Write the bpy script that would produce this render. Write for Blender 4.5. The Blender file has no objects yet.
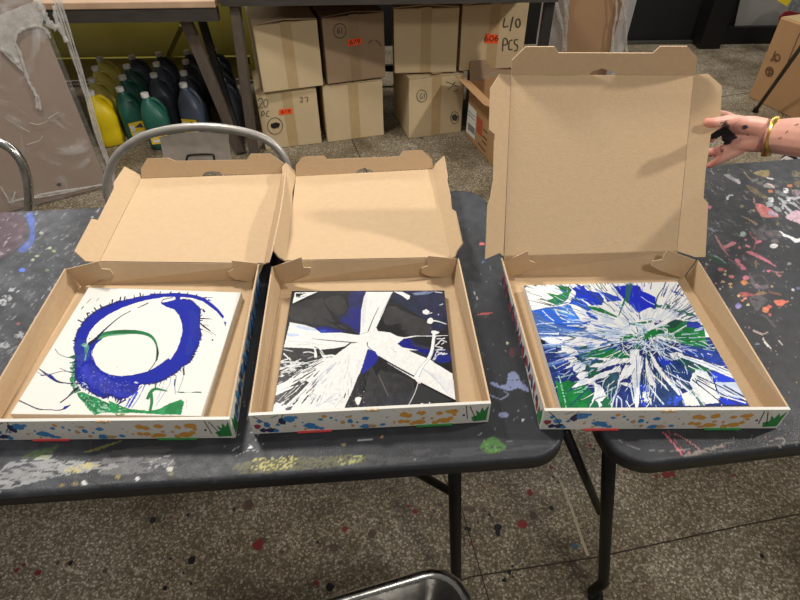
import bpy, bmesh, math, random
import numpy as np
from mathutils import Vector, Matrix
random.seed(7); RNG = np.random.RandomState(5)
SC = bpy.context.scene; COL = SC.collection
# ------------------------------------------------------------------ camera model (survey of the photograph)
F = 564.3465; PT = math.radians(41.9346); RL = math.radians(-.7493); CZ = 1.506; TZ = .74
cam0 = np.array([0, 0, CZ])
fw = np.array([0, math.cos(PT), -math.sin(PT)]); up_ = np.array([0, math.sin(PT), math.cos(PT)]); rt_ = np.array([1., 0, 0])
r2 = rt_*math.cos(RL)+up_*math.sin(RL); u2 = -rt_*math.sin(RL)+up_*math.cos(RL)
def V(*a): return np.array(a, float)
def ray(p): return fw+r2*(p[0]-400)/F+u2*(300-p[1])/F
def az(p, z): d = ray(p); return cam0+d*((z-CZ)/d[2])            # where the sight line meets height z
def ay(p, y): d = ray(p); return cam0+d*(y/d[1])                  # where it meets depth y
def onpl(p, P0, n): r = ray(p); return cam0+r*(((P0-cam0)@n)/(r@n))
def px(P):                                                        # world points -> photograph coordinates
    v = np.asarray(P, float)-cam0; d = v@fw
    return np.stack([400+F*(v@r2)/d, 300-F*(v@u2)/d], -1)
def nrm(v): return v/np.linalg.norm(v)
cd = bpy.data.cameras.new('camera'); cam = bpy.data.objects.new('camera', cd); COL.objects.link(cam)
m = Matrix.Identity(4)
for i in range(3): m[i][0] = r2[i]; m[i][1] = u2[i]; m[i][2] = -fw[i]; m[i][3] = cam0[i]
cam.matrix_world = m; cd.sensor_width = 36; cd.lens = F/800*36; cd.clip_start = .02; SC.camera = cam
# ------------------------------------------------------------------ materials
def srgb(c):
    c = np.asarray(c, float)/255.
    return np.where(c <= .04045, c/12.92, ((c+.055)/1.055)**2.4)
def mat(name, c, rough=.6, metal=0, noise=0, nscale=30, c2=None, bump=0, bscale=200, attr=None, coat=0, trans=0, alpha=1, spec=.5, sub=0, stretch=None, emit=None, ior=1.45, rvar=0):
    M = bpy.data.materials.new(name); M.use_nodes = True; nt = M.node_tree; N = nt.nodes; L = nt.links
    b = N['Principled BSDF']; I = b.inputs
    I['Roughness'].default_value = rough; I['Metallic'].default_value = metal; I['Specular IOR Level'].default_value = spec
    I['Coat Weight'].default_value = coat; I['Coat Roughness'].default_value = .15
    I['Transmission Weight'].default_value = trans; I['Alpha'].default_value = alpha; I['IOR'].default_value = ior
    if sub: I['Subsurface Weight'].default_value = sub; I['Subsurface Radius'].default_value = (.01, .004, .002); I['Subsurface Scale'].default_value = .5
    tc = N.new('ShaderNodeTexCoord'); mp = N.new('ShaderNodeMapping'); L.new(tc.outputs['Object'], mp.inputs[0])
    if stretch: mp.inputs['Scale'].default_value = stretch
    lin = list(srgb(c))+[1]
    src = None
    if attr:
        a = N.new('ShaderNodeAttribute'); a.attribute_name = attr; src = a.outputs['Color']
    if noise:
        n = N.new('ShaderNodeTexNoise'); n.inputs['Scale'].default_value = nscale; n.inputs['Detail'].default_value = 6; L.new(mp.outputs[0], n.inputs['Vector'])
        mr = N.new('ShaderNodeMapRange'); mr.inputs[1].default_value = .3; mr.inputs[2].default_value = .7
        L.new(n.outputs[0], mr.inputs[0])
        mx = N.new('ShaderNodeMix'); mx.data_type = 'RGBA'; L.new(mr.outputs[0], mx.inputs[0])
        if src is None:
            mx.inputs[6].default_value = lin
            mx.inputs[7].default_value = (list(srgb(c2))+[1]) if c2 is not None else [x*(1-noise) for x in lin[:3]]+[1]
        else:
            sc = N.new('ShaderNodeVectorMath'); sc.operation = 'SCALE'; sc.inputs[3].default_value = 1-noise; L.new(src, sc.inputs[0])
            L.new(src, mx.inputs[6]); L.new(sc.outputs[0], mx.inputs[7])
        src = mx.outputs[2]
        if rvar:
            r = N.new('ShaderNodeMapRange'); r.inputs[1].default_value = .3; r.inputs[2].default_value = .7
            r.inputs[3].default_value = rough-rvar; r.inputs[4].default_value = rough+rvar; L.new(n.outputs[0], r.inputs[0]); L.new(r.outputs[0], I['Roughness'])
    if src is not None: L.new(src, I['Base Color'])
    else: I['Base Color'].default_value = lin
    if bump:
        n2 = N.new('ShaderNodeTexNoise'); n2.inputs['Scale'].default_value = bscale; n2.inputs['Detail'].default_value = 4; L.new(mp.outputs[0], n2.inputs['Vector'])
        bp = N.new('ShaderNodeBump'); bp.inputs['Strength'].default_value = bump; bp.inputs['Distance'].default_value = .002
        L.new(n2.outputs[0], bp.inputs['Height']); L.new(bp.outputs[0], I['Normal'])
    return M
KRAFT = mat('kraft_cardboard', (197, 170, 136), .9, noise=.06, nscale=90, bump=.25, bscale=260, spec=.2)
KEDGE = mat('kraft_edge', (216, 188, 156), .9, noise=.45, nscale=420, spec=.2)
WPRINT = mat('white_printed_card', (206, 204, 197), .5, noise=.04, nscale=40)
CANW = mat('primed_canvas', (232, 228, 220), .8, noise=.03, nscale=60, bump=.2, bscale=900)
PAINTED = mat('poured_paint', (255, 255, 255), .33, attr='paint', bump=.15, bscale=160, spec=.28)
PAINTM = mat('matte_primed_paint', (255, 255, 255), .6, attr='paint', bump=.1, bscale=300, spec=.15)
TABLEM = mat('painted_black_plastic', (40, 40, 42), .5, attr='paint', noise=.18, nscale=45, bump=.35, bscale=420, rvar=.08)
TEDGE = mat('black_plastic_edge', (30, 30, 31), .42, noise=.3, nscale=30, bump=.2, bscale=300)
BLKMET = mat('black_powder_coat', (12, 12, 13), .42, spec=.35)
CHROME = mat('worn_chrome', (190, 188, 184), .25, metal=1, noise=.25, nscale=40, rvar=.1)
GREYMET = mat('grey_enamel_tube', (172, 167, 160), .36, metal=.35, noise=.2, nscale=25)
SCRP = mat('scuffed_grey_panel', (208, 196, 182), .42, metal=.15, noise=.25, nscale=30, bump=.4, bscale=50)
SCRATCH = mat('scratched_steel', (175, 172, 168), .36, metal=.9, noise=.35, nscale=22, bump=.6, bscale=60, rvar=.12)
CARTON = mat('tan_carton', (206, 185, 148), .8, noise=.06, nscale=12, bump=.1, bscale=90, spec=.25)
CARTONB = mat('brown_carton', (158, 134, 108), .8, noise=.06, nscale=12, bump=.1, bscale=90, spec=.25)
CARTONK = mat('kraft_carton', (186, 146, 104), .8, noise=.08, nscale=14, bump=.1, bscale=90, spec=.25)
TAPE = mat('packing_tape', (190, 164, 122), .28, noise=.08, nscale=30)
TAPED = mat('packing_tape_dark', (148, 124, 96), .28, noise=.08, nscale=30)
ORANGE = mat('orange_sticker', (252, 92, 40), .6); INK = mat('marker_ink', (70, 66, 60), .8); DKINK = mat('black_ink', (30, 26, 24), .8)
INKB = mat('brown_ink', (112, 82, 56), .8)
REDTAB = mat('red_print', (205, 70, 72), .6); GRNTAB = mat('green_print', (52, 130, 66), .6)
PB = mat('blue_print', (58, 122, 176), .5); PN = mat('navy_print', (44, 48, 84), .5); PO = mat('ochre_print', (196, 142, 62), .5)
PT_ = mat('tan_print', (178, 146, 104), .5); PG = mat('green_splash_print', (44, 122, 62), .5); PK = mat('black_print', (40, 40, 40), .5); PR = mat('maroon_print', (140, 60, 66), .5)
PRINTS = dict(B=PB, N=PN, O=PO, T=PT_, G=PG, K=PK, R=PR)
# ------------------------------------------------------------------ object helpers
ORG = {}
def tag(o, label=None, cat=None, group=None, kind=None):
    if label: o['label'] = label
    if cat: o['category'] = cat
    if group: o['group'] = group
    if kind: o['kind'] = kind
    return o
def thing(name, label, cat, loc, group=None):
    o = bpy.data.objects.new(name, None); COL.objects.link(o); o.location = tuple(loc); o.empty_display_size = .05
    ORG[o] = V(*loc); return tag(o, label, cat, group)
def org(o): return ORG.get(o, V(0, 0, 0)) if o else V(0, 0, 0)
def obj(name, verts, faces, mats, mi=None, parent=None, smooth=False, loc=None):
    """one mesh object; verts are world coordinates"""
    if not isinstance(mats, (list, tuple)): mats = [mats]
    base = org(parent)
    o_org = base if parent else (V(*loc) if loc is not None else V(0, 0, 0))
    me = bpy.data.meshes.new(name); W = np.asarray(verts, float).reshape(-1, 3)-o_org
    me.from_pydata([tuple(v) for v in W], [], [tuple(f) for f in faces])
    for mm in mats: me.materials.append(mm)
    if mi is not None: me.polygons.foreach_set('material_index', np.asarray(mi, dtype=np.int32))
    if smooth: me.polygons.foreach_set('use_smooth', np.ones(len(me.polygons), dtype=bool))
    me.update(); o = bpy.data.objects.new(name, me); COL.objects.link(o)
    if parent: o.parent = parent
    else: o.location = tuple(o_org)
    ORG[o] = o_org; return o
class MB:
    def __init__(s): s.v = []; s.f = []; s.m = []
    def add(s, vs, fs, mi=0):
        b = len(s.v); s.v += [np.asarray(v, float) for v in vs]; s.f += [tuple(b+i for i in f) for f in fs]; s.m += ([mi]*len(fs) if np.isscalar(mi) else list(mi))
    def sheet(s, pts, off, m_in=0, m_out=0, m_edge=0):
        """polygon 'pts' (inside face) thickened by vector off"""
        n = len(pts); pts = [np.asarray(p, float) for p in pts]; q = [p+off for p in pts]
        nn = sum(np.cross(pts[i], pts[(i+1) % n]) for i in range(n))
        if nn@off > 0: pts = pts[::-1]; q = q[::-1]
        if n == 4:
            s.add(pts+q, [(0, 1, 2), (0, 2, 3), (6, 5, 4), (7, 6, 4)]+[(i, i+4, (i+1) % 4+4, (i+1) % 4) for i in range(4)], [m_in, m_in, m_out, m_out]+[m_edge]*4); return
        s.add(pts+q, [tuple(range(n)), tuple(range(2*n-1, n-1, -1))]+[(i, i+n, (i+1) % n+n, (i+1) % n) for i in range(n)], [m_in, m_out]+[m_edge]*n)
    def box(s, c, sx, sy, sz, mi=0, R=None):
        P = [V(x, y, z)*V(sx, sy, sz)/2 for x in (-1, 1) for y in (-1, 1) for z in (-1, 1)]
        if R is not None: P = [R@p for p in P]
        s.add([p+c for p in P], [(0, 1, 3, 2), (4, 6, 7, 5), (0, 4, 5, 1), (2, 3, 7, 6), (0, 2, 6, 4), (1, 5, 7, 3)], mi)
    def hexa(s, b, t, mi=0):   # 4 bottom, 4 top corners
        s.add(list(b)+list(t), [(3, 2, 1, 0), (4, 5, 6, 7)]+[(i, (i+1) % 4, (i+1) % 4+4, i+4) for i in range(4)], mi)
    def tube(s, pts, r, n=12, mi=0, closed=False, flat=None):
        pts = [np.asarray(p, float) for p in pts]; N = len(pts); rr = [r]*N if np.isscalar(r) else r
        prev = None; rings = []
        for i, p in enumerate(pts):
            a = pts[i-1] if (i > 0 or closed) else p; b = pts[(i+1) % N] if (i < N-1 or closed) else p
            t = nrm(b-a)
            if prev is None:
                h = V(0, 0, 1) if abs(t[2]) < .9 else V(1, 0, 0); u = nrm(np.cross(t, h))
            else: u = nrm(prev-t*(prev@t))
            prev = u; w = np.cross(t, u)
            rings.append([p+rr[i]*(u*math.cos(2*math.pi*k/n)+w*math.sin(2*math.pi*k/n)*(flat or 1)) for k in range(n)])
        vs = [v for q in rings for v in q]; fs = []
        for i in range(N if closed else N-1):
            for k in range(n):
                a, b = i*n, ((i+1) % N)*n; fs.append((a+k, a+(k+1) % n, b+(k+1) % n, b+k))
        if not closed: fs += [tuple(range(n-1, -1, -1)), tuple((N-1)*n+k for k in range(n))]
        s.add(vs, fs, mi)
    def build(s, name, mats, parent=None, smooth=False, loc=None): return obj(name, s.v, s.f, mats, s.m, parent, smooth, loc)
def spline(pts, n=8, closed=False):
    P = [np.asarray(p, float) for p in pts]; N = len(P); out = []
    for i in range(N if closed else N-1):
        g = lambda k: P[k % N] if closed else P[min(max(k, 0), N-1)]
        a, b, c, d = g(i-1), g(i), g(i+1), g(i+2)
        for j in range(n):
            t = j/n; out.append(.5*((2*b)+(c-a)*t+(2*a-5*b+4*c-d)*t*t+(3*b-a-3*c+d)*t**3))
    if not closed: out.append(P[-1])
    return out
def bevel(o, w, seg=2, ang=40):
    md = o.modifiers.new('bevel', 'BEVEL'); md.width = w; md.segments = seg; md.limit_method = 'ANGLE'; md.angle_limit = math.radians(ang); return o
def autosmooth(o, ang=40):
    me = o.data; bm = bmesh.new(); bm.from_mesh(me)
    for f in bm.faces: f.smooth = True
    for e in bm.edges:
        if len(e.link_faces) == 2 and e.calc_face_angle(0) > math.radians(ang): e.smooth = False
    bm.to_mesh(me); bm.free()
def flatpoly(mb, pts2, fr, lift, mi):
    """flat printed shape: pts2 in (a,b) of frame fr=(P0,e1,e2,n)"""
    P0, e1, e2, n = fr; mb.add([P0+e1*a+e2*b+n*lift for a, b in pts2], [tuple(range(len(pts2)))], mi)
def ribbon(mb, pts2, w, fr, lift, mi):
    P0, e1, e2, n = fr; pts = [np.array(p, float) for p in pts2]; L, R = [], []
    for i, p in enumerate(pts):
        t = pts[min(i+1, len(pts)-1)]-pts[max(i-1, 0)]; t = t/(np.linalg.norm(t)+1e-9); q = V(-t[1], t[0])
        L.append(p+q*w/2); R.append(p-q*w/2)
    al = L+R[::1]; n_ = len(pts)
    mb.add([P0+e1*a+e2*b+n*lift for a, b in al], [(i, i+1, n_+i+1, n_+i) for i in range(n_-1)], mi)
def blobpts(x, y, rx, ry, k=12, j=.15):
    return [(x+rx*math.cos(2*math.pi*i/k)*(1+random.uniform(-j, j)), y+ry*math.sin(2*math.pi*i/k)*(1+random.uniform(-j, j))) for i in range(k)]
# ------------------------------------------------------------------ raster painter on mesh vertices
def vnoise(x, y, seed=0):
    x = np.asarray(x, float); y = np.asarray(y, float)
    xi = np.floor(x).astype(np.int64); yi = np.floor(y).astype(np.int64); fx = x-xi; fy = y-yi
    fx = fx*fx*(3-2*fx); fy = fy*fy*(3-2*fy)
    def h(a, b):
        n = (a*374761393+b*668265263+seed*1274126177) & 0x7fffffff
        n = ((n ^ (n >> 13))*1274126177) & 0x7fffffff; n = (n ^ (n >> 16)); return (n & 0xffff)/65535.
    return (h(xi, yi)*(1-fx)+h(xi+1, yi)*fx)*(1-fy)+(h(xi, yi+1)*(1-fx)+h(xi+1, yi+1)*fx)*fy
def fbm(x, y, seed=0, o=4): return sum(vnoise(x*2**k, y*2**k, seed+k)/2**(k+1) for k in range(o))/(1-.5**o)
class Painter:
    def __init__(s, world, base):
        s.P = px(world); s.X = s.P[:, 0]; s.Y = s.P[:, 1]; s.C = np.tile(np.array(base, float), (len(s.X), 1)); s.W = world
    def inside(s, poly, idx):
        x, y = s.X[idx], s.Y[idx]; c = np.zeros(len(idx), bool); n = len(poly)
        for i in range(n):
            x1, y1 = poly[i]; x2, y2 = poly[(i+1) % n]
            if y1 == y2: continue
            c ^= ((y1 > y) != (y2 > y)) & (x < (x2-x1)*(y-y1)/(y2-y1)+x1)
        return c
    def poly(s, p, col, noise=None, sm=0, a=1., var=0, wob=0):
        """fill; noise=(threshold, sx, sy, seed) leaves holes; sm = spline smoothing; wob wobbles the rim"""
        if sm: p = [tuple(q) for q in spline(p, sm, True)]
        p = [(float(q[0]), float(q[1])) for q in p]; A = np.array(p)
        idx = np.where((s.X > A[:, 0].min()-3) & (s.X < A[:, 0].max()+3) & (s.Y > A[:, 1].min()-3) & (s.Y < A[:, 1].max()+3))[0]
        if not len(idx): return
        if wob:
            X0, Y0 = s.X.copy(), s.Y.copy()
            s.X = s.X+wob*2*(fbm(X0/2.2, Y0/2.2, 11, 3)-.5); s.Y = s.Y+wob*2*(fbm(X0/2.2, Y0/2.2, 23, 3)-.5)
            k = idx[s.inside(p, idx)]; s.X, s.Y = X0, Y0
        else: k = idx[s.inside(p, idx)]
        if noise:
            t, sx, sy, sd = noise; k = k[fbm(s.X[k]/sx, s.Y[k]/sy, sd) > t]
        c = np.array(col, float)[None]
        if var: c = c*(1+var*2*(fbm(s.X[k]/5, s.Y[k]/5, 5)-.5))[:, None]
        s.C[k] = s.C[k]*(1-a)+c*a
    def stroke(s, p, w, col, sm=4, a=1., noise=None):
        if sm and len(p) > 2: p = [tuple(q) for q in spline(p, sm)]
        n = len(p); ws = [w]*n if np.isscalar(w) else list(np.interp(np.linspace(0, 1, n), np.linspace(0, 1, len(w)), w))
        P = np.array(p, float); m = max(ws)+1
        idx = np.where((s.X > P[:, 0].min()-m) & (s.X < P[:, 0].max()+m) & (s.Y > P[:, 1].min()-m) & (s.Y < P[:, 1].max()+m))[0]
        if not len(idx): return
        x, y = s.X[idx], s.Y[idx]; hit = np.zeros(len(idx), bool)
        for i in range(n-1):
            a0, b0 = P[i], P[i+1]; d = b0-a0; L2 = d@d+1e-9
            t = np.clip(((x-a0[0])*d[0]+(y-a0[1])*d[1])/L2, 0, 1); dist = np.hypot(x-a0[0]-t*d[0], y-a0[1]-t*d[1])
            hit |= dist < (ws[i]*(1-t)+ws[i+1]*t)/2
        k = idx[hit]
        if noise: t, sx, sy, sd = noise; k = k[fbm(s.X[k]/sx, s.Y[k]/sy, sd) > t]
        s.C[k] = s.C[k]*(1-a)+np.array(col, float)*a
    def dot(s, x, y, rx, col, ry=None, a=1.): s.poly(blobpts(x, y, rx, ry or rx, 12, .2), col, sm=2, a=a)
    def spikes(s, path, every, L, w, col, out, ang=.35):
        P = [np.array(q, float) for q in spline(path, 6)]; acc = 0; out = np.array(out, float)
        for i in range(1, len(P)):
            acc += np.linalg.norm(P[i]-P[i-1])
            if acc > every*random.uniform(.5, 1.4):
                acc = 0; d = P[i]-out; d /= np.linalg.norm(d); q = random.uniform(-ang, ang)
                d = np.array([d[0]*math.cos(q)-d[1]*math.sin(q), d[0]*math.sin(q)+d[1]*math.cos(q)])
                l = L*random.uniform(.4, 1.3); s.stroke([P[i]-d*1.2, P[i]+d*l], [w*1.6, w*.7], col, 0)
    def apply(s, me):
        at = me.color_attributes.new('paint', 'FLOAT_COLOR', 'POINT'); c = np.ones((len(me.vertices), 4)); c[:len(s.C), :3] = srgb(np.clip(s.C, 0, 255)); at.data.foreach_set('color', c.ravel())
# ------------------------------------------------------------------ floor and walls
def terrazzo():
    M = bpy.data.materials.new('terrazzo'); M.use_nodes = True; nt = M.node_tree; N = nt.nodes; L = nt.links; b = N['Principled BSDF']
    tc = N.new('ShaderNodeTexCoord')
    def vor(scale):
        v = N.new('ShaderNodeTexVoronoi'); v.inputs['Scale'].default_value = scale; L.new(tc.outputs['Object'], v.inputs['Vector']); return v
    def ramp(src, stops):
        r = N.new('ShaderNodeValToRGB'); e = r.color_ramp.elements
        while len(e) > 1: e.remove(e[-1])
        e[0].position = stops[0][0]; e[0].color = list(srgb(stops[0][1]))+[1]
        for p, c in stops[1:]: k = e.new(p); k.color = list(srgb(c))+[1]
        L.new(src, r.inputs[0]); return r
    v = vor(175); sp = N.new('ShaderNodeSeparateColor'); L.new(v.outputs['Color'], sp.inputs[0])
    chips = ramp(sp.outputs[0], [(0, (112, 102, 86)), (.35, (148, 138, 120)), (.6, (176, 166, 146)), (.82, (200, 190, 170)), (1, (228, 220, 202))])
    d = N.new('ShaderNodeMapRange'); d.inputs[1].default_value = .42; d.inputs[2].default_value = .78; L.new(v.outputs['Distance'], d.inputs[0])
    mx = N.new('ShaderNodeMix'); mx.data_type = 'RGBA'; L.new(d.outputs[0], mx.inputs[0]); L.new(chips.outputs[0], mx.inputs[6]); mx.inputs[7].default_value = list(srgb((122, 112, 94)))+[1]
    n = N.new('ShaderNodeTexNoise'); n.inputs['Scale'].default_value = 2.6; n.inputs['Detail'].default_value = 7; n.inputs['Roughness'].default_value = .65; L.new(tc.outputs['Object'], n.inputs['Vector'])
    g = ramp(n.outputs[0], [(.3, (134, 124, 112)), (.46, (204, 198, 188)), (.68, (250, 250, 250))])
    mu = N.new('ShaderNodeMix'); mu.data_type = 'RGBA'; mu.blend_type = 'MULTIPLY'; mu.inputs[0].default_value = 1; L.new(mx.outputs[2], mu.inputs[6]); L.new(g.outputs[0], mu.inputs[7])
    L.new(mu.outputs[2], b.inputs['Base Color']); b.inputs['Roughness'].default_value = .5; b.inputs['Specular IOR Level'].default_value = .35
    return M
TERR = terrazzo(); CRACK = mat('floor_joint', (58, 48, 38), .9); SPR = mat('red_floor_paint', (122, 40, 40), .5); SPK = mat('black_floor_paint', (28, 24, 30), .4); SPB = mat('teal_floor_paint', (60, 84, 96), .5); SPW = mat('dull_floor_stain', (88, 72, 62), .6); SPL = mat('pale_scuff', (168, 154, 130), .6)
fl = MB(); fl.add([V(-4, -1.5, 0), V(5.5, -1.5, 0), V(5.5, 6, 0), V(-4, 6, 0)], [(0, 1, 2, 3)], 0)
FR = (V(0, 0, 0), V(1, 0, 0), V(0, 1, 0), V(0, 0, 1)); FT = lambda p: tuple(az(p, 0)[:2])
for ln, w in (([(400, 607), (470, 577), (598, 557), (680, 539), (740, 526), (830, 508)], .004), ([(430, 452), (462, 510), (480, 570), (500, 640)], .003), ([(380, 200), (366, 170), (352, 140), (345, 120)], .006), ([(700, 100), (800, 85)], .006)):
    ribbon(fl, [FT(p) for p in ln], w, FR, .0006, 1)
def fs(x, y, r, mi, k=1.3):
    c = FT((x, y)); s = np.linalg.norm(az((x+1, y), 0)-az((x, y), 0)); flatpoly(fl, blobpts(c[0], c[1], r*s, r*s*random.uniform(.8, k), 12, .22), FR, .0005+random.random()*.0006, mi)
z4 = lambda x, y: (400+x/3.636, 440+y/3.636)
for x, y, r, mi in [(30, 240, 2, 2), (55, 260, 3, 2), (125, 260, 2, 4), (148, 235, 3, 4), (220, 280, 2, 3), (262, 255, 4, 4), (240, 250, 2.5, 4), (305, 255, 2.5, 4), (303, 280, 2, 4), (335, 285, 2, 4), (325, 272, 1.5, 3), (283, 300, 1, 3), (243, 322, 2.5, 3), (252, 325, 2, 3), (228, 340, 1, 3), (355, 318, 3.8, 3), (355, 338, 2.5, 3), (552, 248, 2.4, 3), (575, 155, 1.2, 3), (472, 190, 3, 2), (485, 275, 4, 4), (445, 308, 5, 2), (635, 388, 3.5, 5), (548, 100, 2, 2), (410, 458, 1.5, 3), (398, 480, 2, 3), (445, 452, 1, 3), (380, 510, 2, 3), (690, 20, 2, 2), (705, 35, 1.5, 3), (780, 120, 1.2, 3)]: fs(*z4(x, y), r, mi)
for x, y, r, mi in [(153, 520, 3, 3), (192, 560, 3.6, 3), (38, 573, 3.5, 2), (17, 570, 2.5, 2), (24, 565, 2, 2), (58, 563, 2, 4), (71, 563, 2.4, 3), (97, 555, 1.5, 4), (105, 571, 3, 4), (188, 515, 1.5, 3), (228, 541, 1.5, 3), (249, 505, 4.5, 4), (165, 588, 2.5, 3), (258, 545, 5, 2), (262, 541, 4, 4), (282, 552, 2, 4), (334, 548, 5, 4), (345, 529, 3, 2), (372, 534, 4, 4), (380, 523, 1, 3), (330, 587, 4, 3), (316, 583, 3, 2), (340, 563, 2.5, 4), (356, 477, 3, 2), (666, 475, 4, 2), (672, 474, 3, 2), (656, 476, 2, 2), (604, 467, 1, 3), (598, 552, 2, 4), (762, 556, 2, 3)]: fs(x, y, r, mi)
for _ in range(160):
    x = random.uniform(0, 800); y = random.uniform(475, 598); fs(x, y, random.uniform(.4, 1.4), random.choice([3, 4, 4, 4, 2]))
ribbon(fl, [FT(p) for p in [(560, 480), (572, 510), (582, 540), (588, 556)]], .008, FR, .0008, 6)
for _ in range(50):
    x = random.uniform(300, 640); y = random.uniform(130, 200); fs(x, y, random.uniform(.5, 1.6), random.choice([3, 4]))
tag(fl.build('floor', [TERR, CRACK, SPR, SPK, SPW, SPB, SPL]), kind='structure')
WALLD = mat('black_wall', (20, 20, 21), .6, noise=.2, nscale=5, bump=.1, bscale=30); WALLG = mat('grey_wall_paint', (158, 156, 152), .7, noise=.06, nscale=8)
b = MB(); b.box(V(.75, 4.78, 1.4), 9.5, .12, 2.8, 0); tag(b.build('wall_back', [WALLD]), kind='structure')
b = MB(); b.sheet([ay(p, 4.7) for p in [(734, 29), (749, -40), (850, -40), (850, 22), (785, 26)]], V(0, .015, 0)); tag(b.build('trim_1', [WALLG]), kind='structure')
b = MB(); b.box(V(2.43, 4.63, 1.2), .16, .16, 2.4, 0); tag(b.build('trim_2', [mat('black_pillar_paint', (16, 16, 17), .5)]), kind='structure')
b = MB(); b.box(V(4.0, 4.68, .06), 2.98, .05, .13, 0); tag(b.build('baseboard_back', [mat('black_baseboard', (22, 22, 23), .45, noise=.4, nscale=14)]), kind='structure')
b = MB(); b.box(V(1.95, 4.69, .012), .8, .03, .02, 0); tag(b.build('trim_3', [mat('dull_threshold', (70, 68, 64), .5)]), kind='structure')
# ------------------------------------------------------------------ folding tables
def table(name, label, corner, yaw, L, D, legs, paint, side):
    """corner = front corner nearest the gap; side=-1 the table runs left, +1 right"""
    c, s = math.cos(yaw), math.sin(yaw); ex = V(c, s, 0)*side; ey = V(-s, c, 0); O = V(corner[0], corner[1], 0)
    g = lambda a, b_, z: O+ex*a+ey*b_+V(0, 0, z)
    t = thing(name, label, 'table', g(L/2, D/2, 0))
    # top grid: fine where the photograph sees it, rounded corners by squeezing the corner squares
    R = .06; Lv = min(L, 1.32 if side < 0 else .95)
    xs = np.concatenate([np.arange(0, Lv, .0024), np.linspace(Lv, L, 24)]); ys = np.linspace(0, D, int(D/.0026)); nx, ny = len(xs), len(ys)
    A, Bq = np.meshgrid(xs, ys); A = A.ravel(); Bq = Bq.ravel()
    for (cx, cy, sx, sy) in ((R, R, -1, -1), (L-R, R, 1, -1), (R, D-R, -1, 1), (L-R, D-R, 1, 1)):
        u = (A-cx)*sx; v = (Bq-cy)*sy; k = (u > 0) & (v > 0); mx = np.maximum(u, v); ln = np.hypot(u, v)+1e-12; f = np.where(k, mx/ln, 1)
        A = np.where(k, cx+sx*u*f, A); Bq = np.where(k, cy+sy*v*f, Bq)
    inner = lambda ins: (R and 0)
    W = O[None]+ex[None]*A[:, None]+ey[None]*Bq[:, None]+V(0, 0, TZ)[None]
    idx = np.arange(nx*ny).reshape(ny, nx)
    q = np.stack([idx[:-1, :-1], idx[:-1, 1:], idx[1:, 1:], idx[1:, :-1]], -1).reshape(-1, 4)
    if side < 0: q = q[:, ::-1]
    loop = list(idx[0, :])+list(idx[1:, -1])+list(idx[-1, -2::-1])+list(idx[-2:0:-1, 0])
    lp = W[loop]; ctr = lp.mean(0); AB = np.stack([A[loop], Bq[loop]], -1)
    nrmls = []
    for i in range(len(loop)):
        d = AB[(i+2) % len(loop)]-AB[i-2]; d = d/np.hypot(*d); nrmls.append(ex*d[1]-ey*d[0])
    nrmls = np.array(nrmls); V_ = [W]; F_ = [q]; n0 = len(W); prof = [(.003, -.001), (.0055, -.0045), (.0065, -.009), (.0065, -.029), (.002, -.033), (-.010, -.033), (-.012, -.018)]
    prev = np.array(loop); mi = [0]*len(q)
    for o_, dz in prof:
        ring = lp+nrmls*o_+V(0, 0, dz); V_.append(ring); cur = n0+np.arange(len(loop)); n0 += len(loop)
        f = np.stack([prev, cur, np.roll(cur, -1), np.roll(prev, -1)], -1)
        if side < 0: f = f[:, ::-1]
        F_.append(f); mi += [0 if dz > -.010 else 1]*len(f); prev = cur
    W = np.concatenate(V_); f = [tuple(int(i) for i in a) for a in np.concatenate(F_)]
    f.append(tuple(int(i) for i in (prev if side < 0 else prev[::-1]))); mi.append(1)
    o = obj('tabletop', W, f, [TABLEM, TEDGE], mi, t, smooth=True)
    p = Painter(W, (43, 45, 50)); base = fbm(W[:, 0]*9, W[:, 1]*9, 3, 5); fine = fbm(W[:, 0]*60, W[:, 1]*60, 9, 3)
    p.C = p.C*(.75+.35*base+.25*fine)[:, None]; paint(p); p.apply(o.data)
    for (lx, fx, sp, br) in legs:   # lx = distance from corner along table, fx = foot splay, br = brace direction
        for yy, ft in ((.075, -.02), (D-.085, .02)):
            m_ = MB(); a = g(lx, yy, TZ-.025); bt = g(lx+fx, yy+ft, .0)
            k1 = a+(bt-a)*.86; k0 = a+(bt-a)*.78
            pts = [a, a+(bt-a)*.4, k0, k1, k1+V(-.012, .0, -.05)+(-ex*.004), bt+V(sp, 0, .012)]
            m_.tube(pts, .0125, 14); lg = m_.build('leg', [BLKMET], t, True)
            m_ = MB(); e = bt+V(sp, 0, .0); m_.tube([e+V(0, 0, .03), e+V(0, 0, .012), e+V(0, 0, .0)], [.0145, .018, .017], 14); m_.build('rubber_foot', [mat('black_rubber', (14, 14, 14), .7)], lg, True)
        m_ = MB(); m_.tube([g(lx+fx*.02, .075, .695), g(lx+fx*.02, D-.085, .695)], .009, 10); m_.build('crossbar', [BLKMET], t, True)
        for (p0, p1) in br: m_ = MB(); m_.tube([p0, p1], .0085, 10); m_.build('brace', [BLKMET], t, True)
    return t
W0 = (205, 205, 205)
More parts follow.
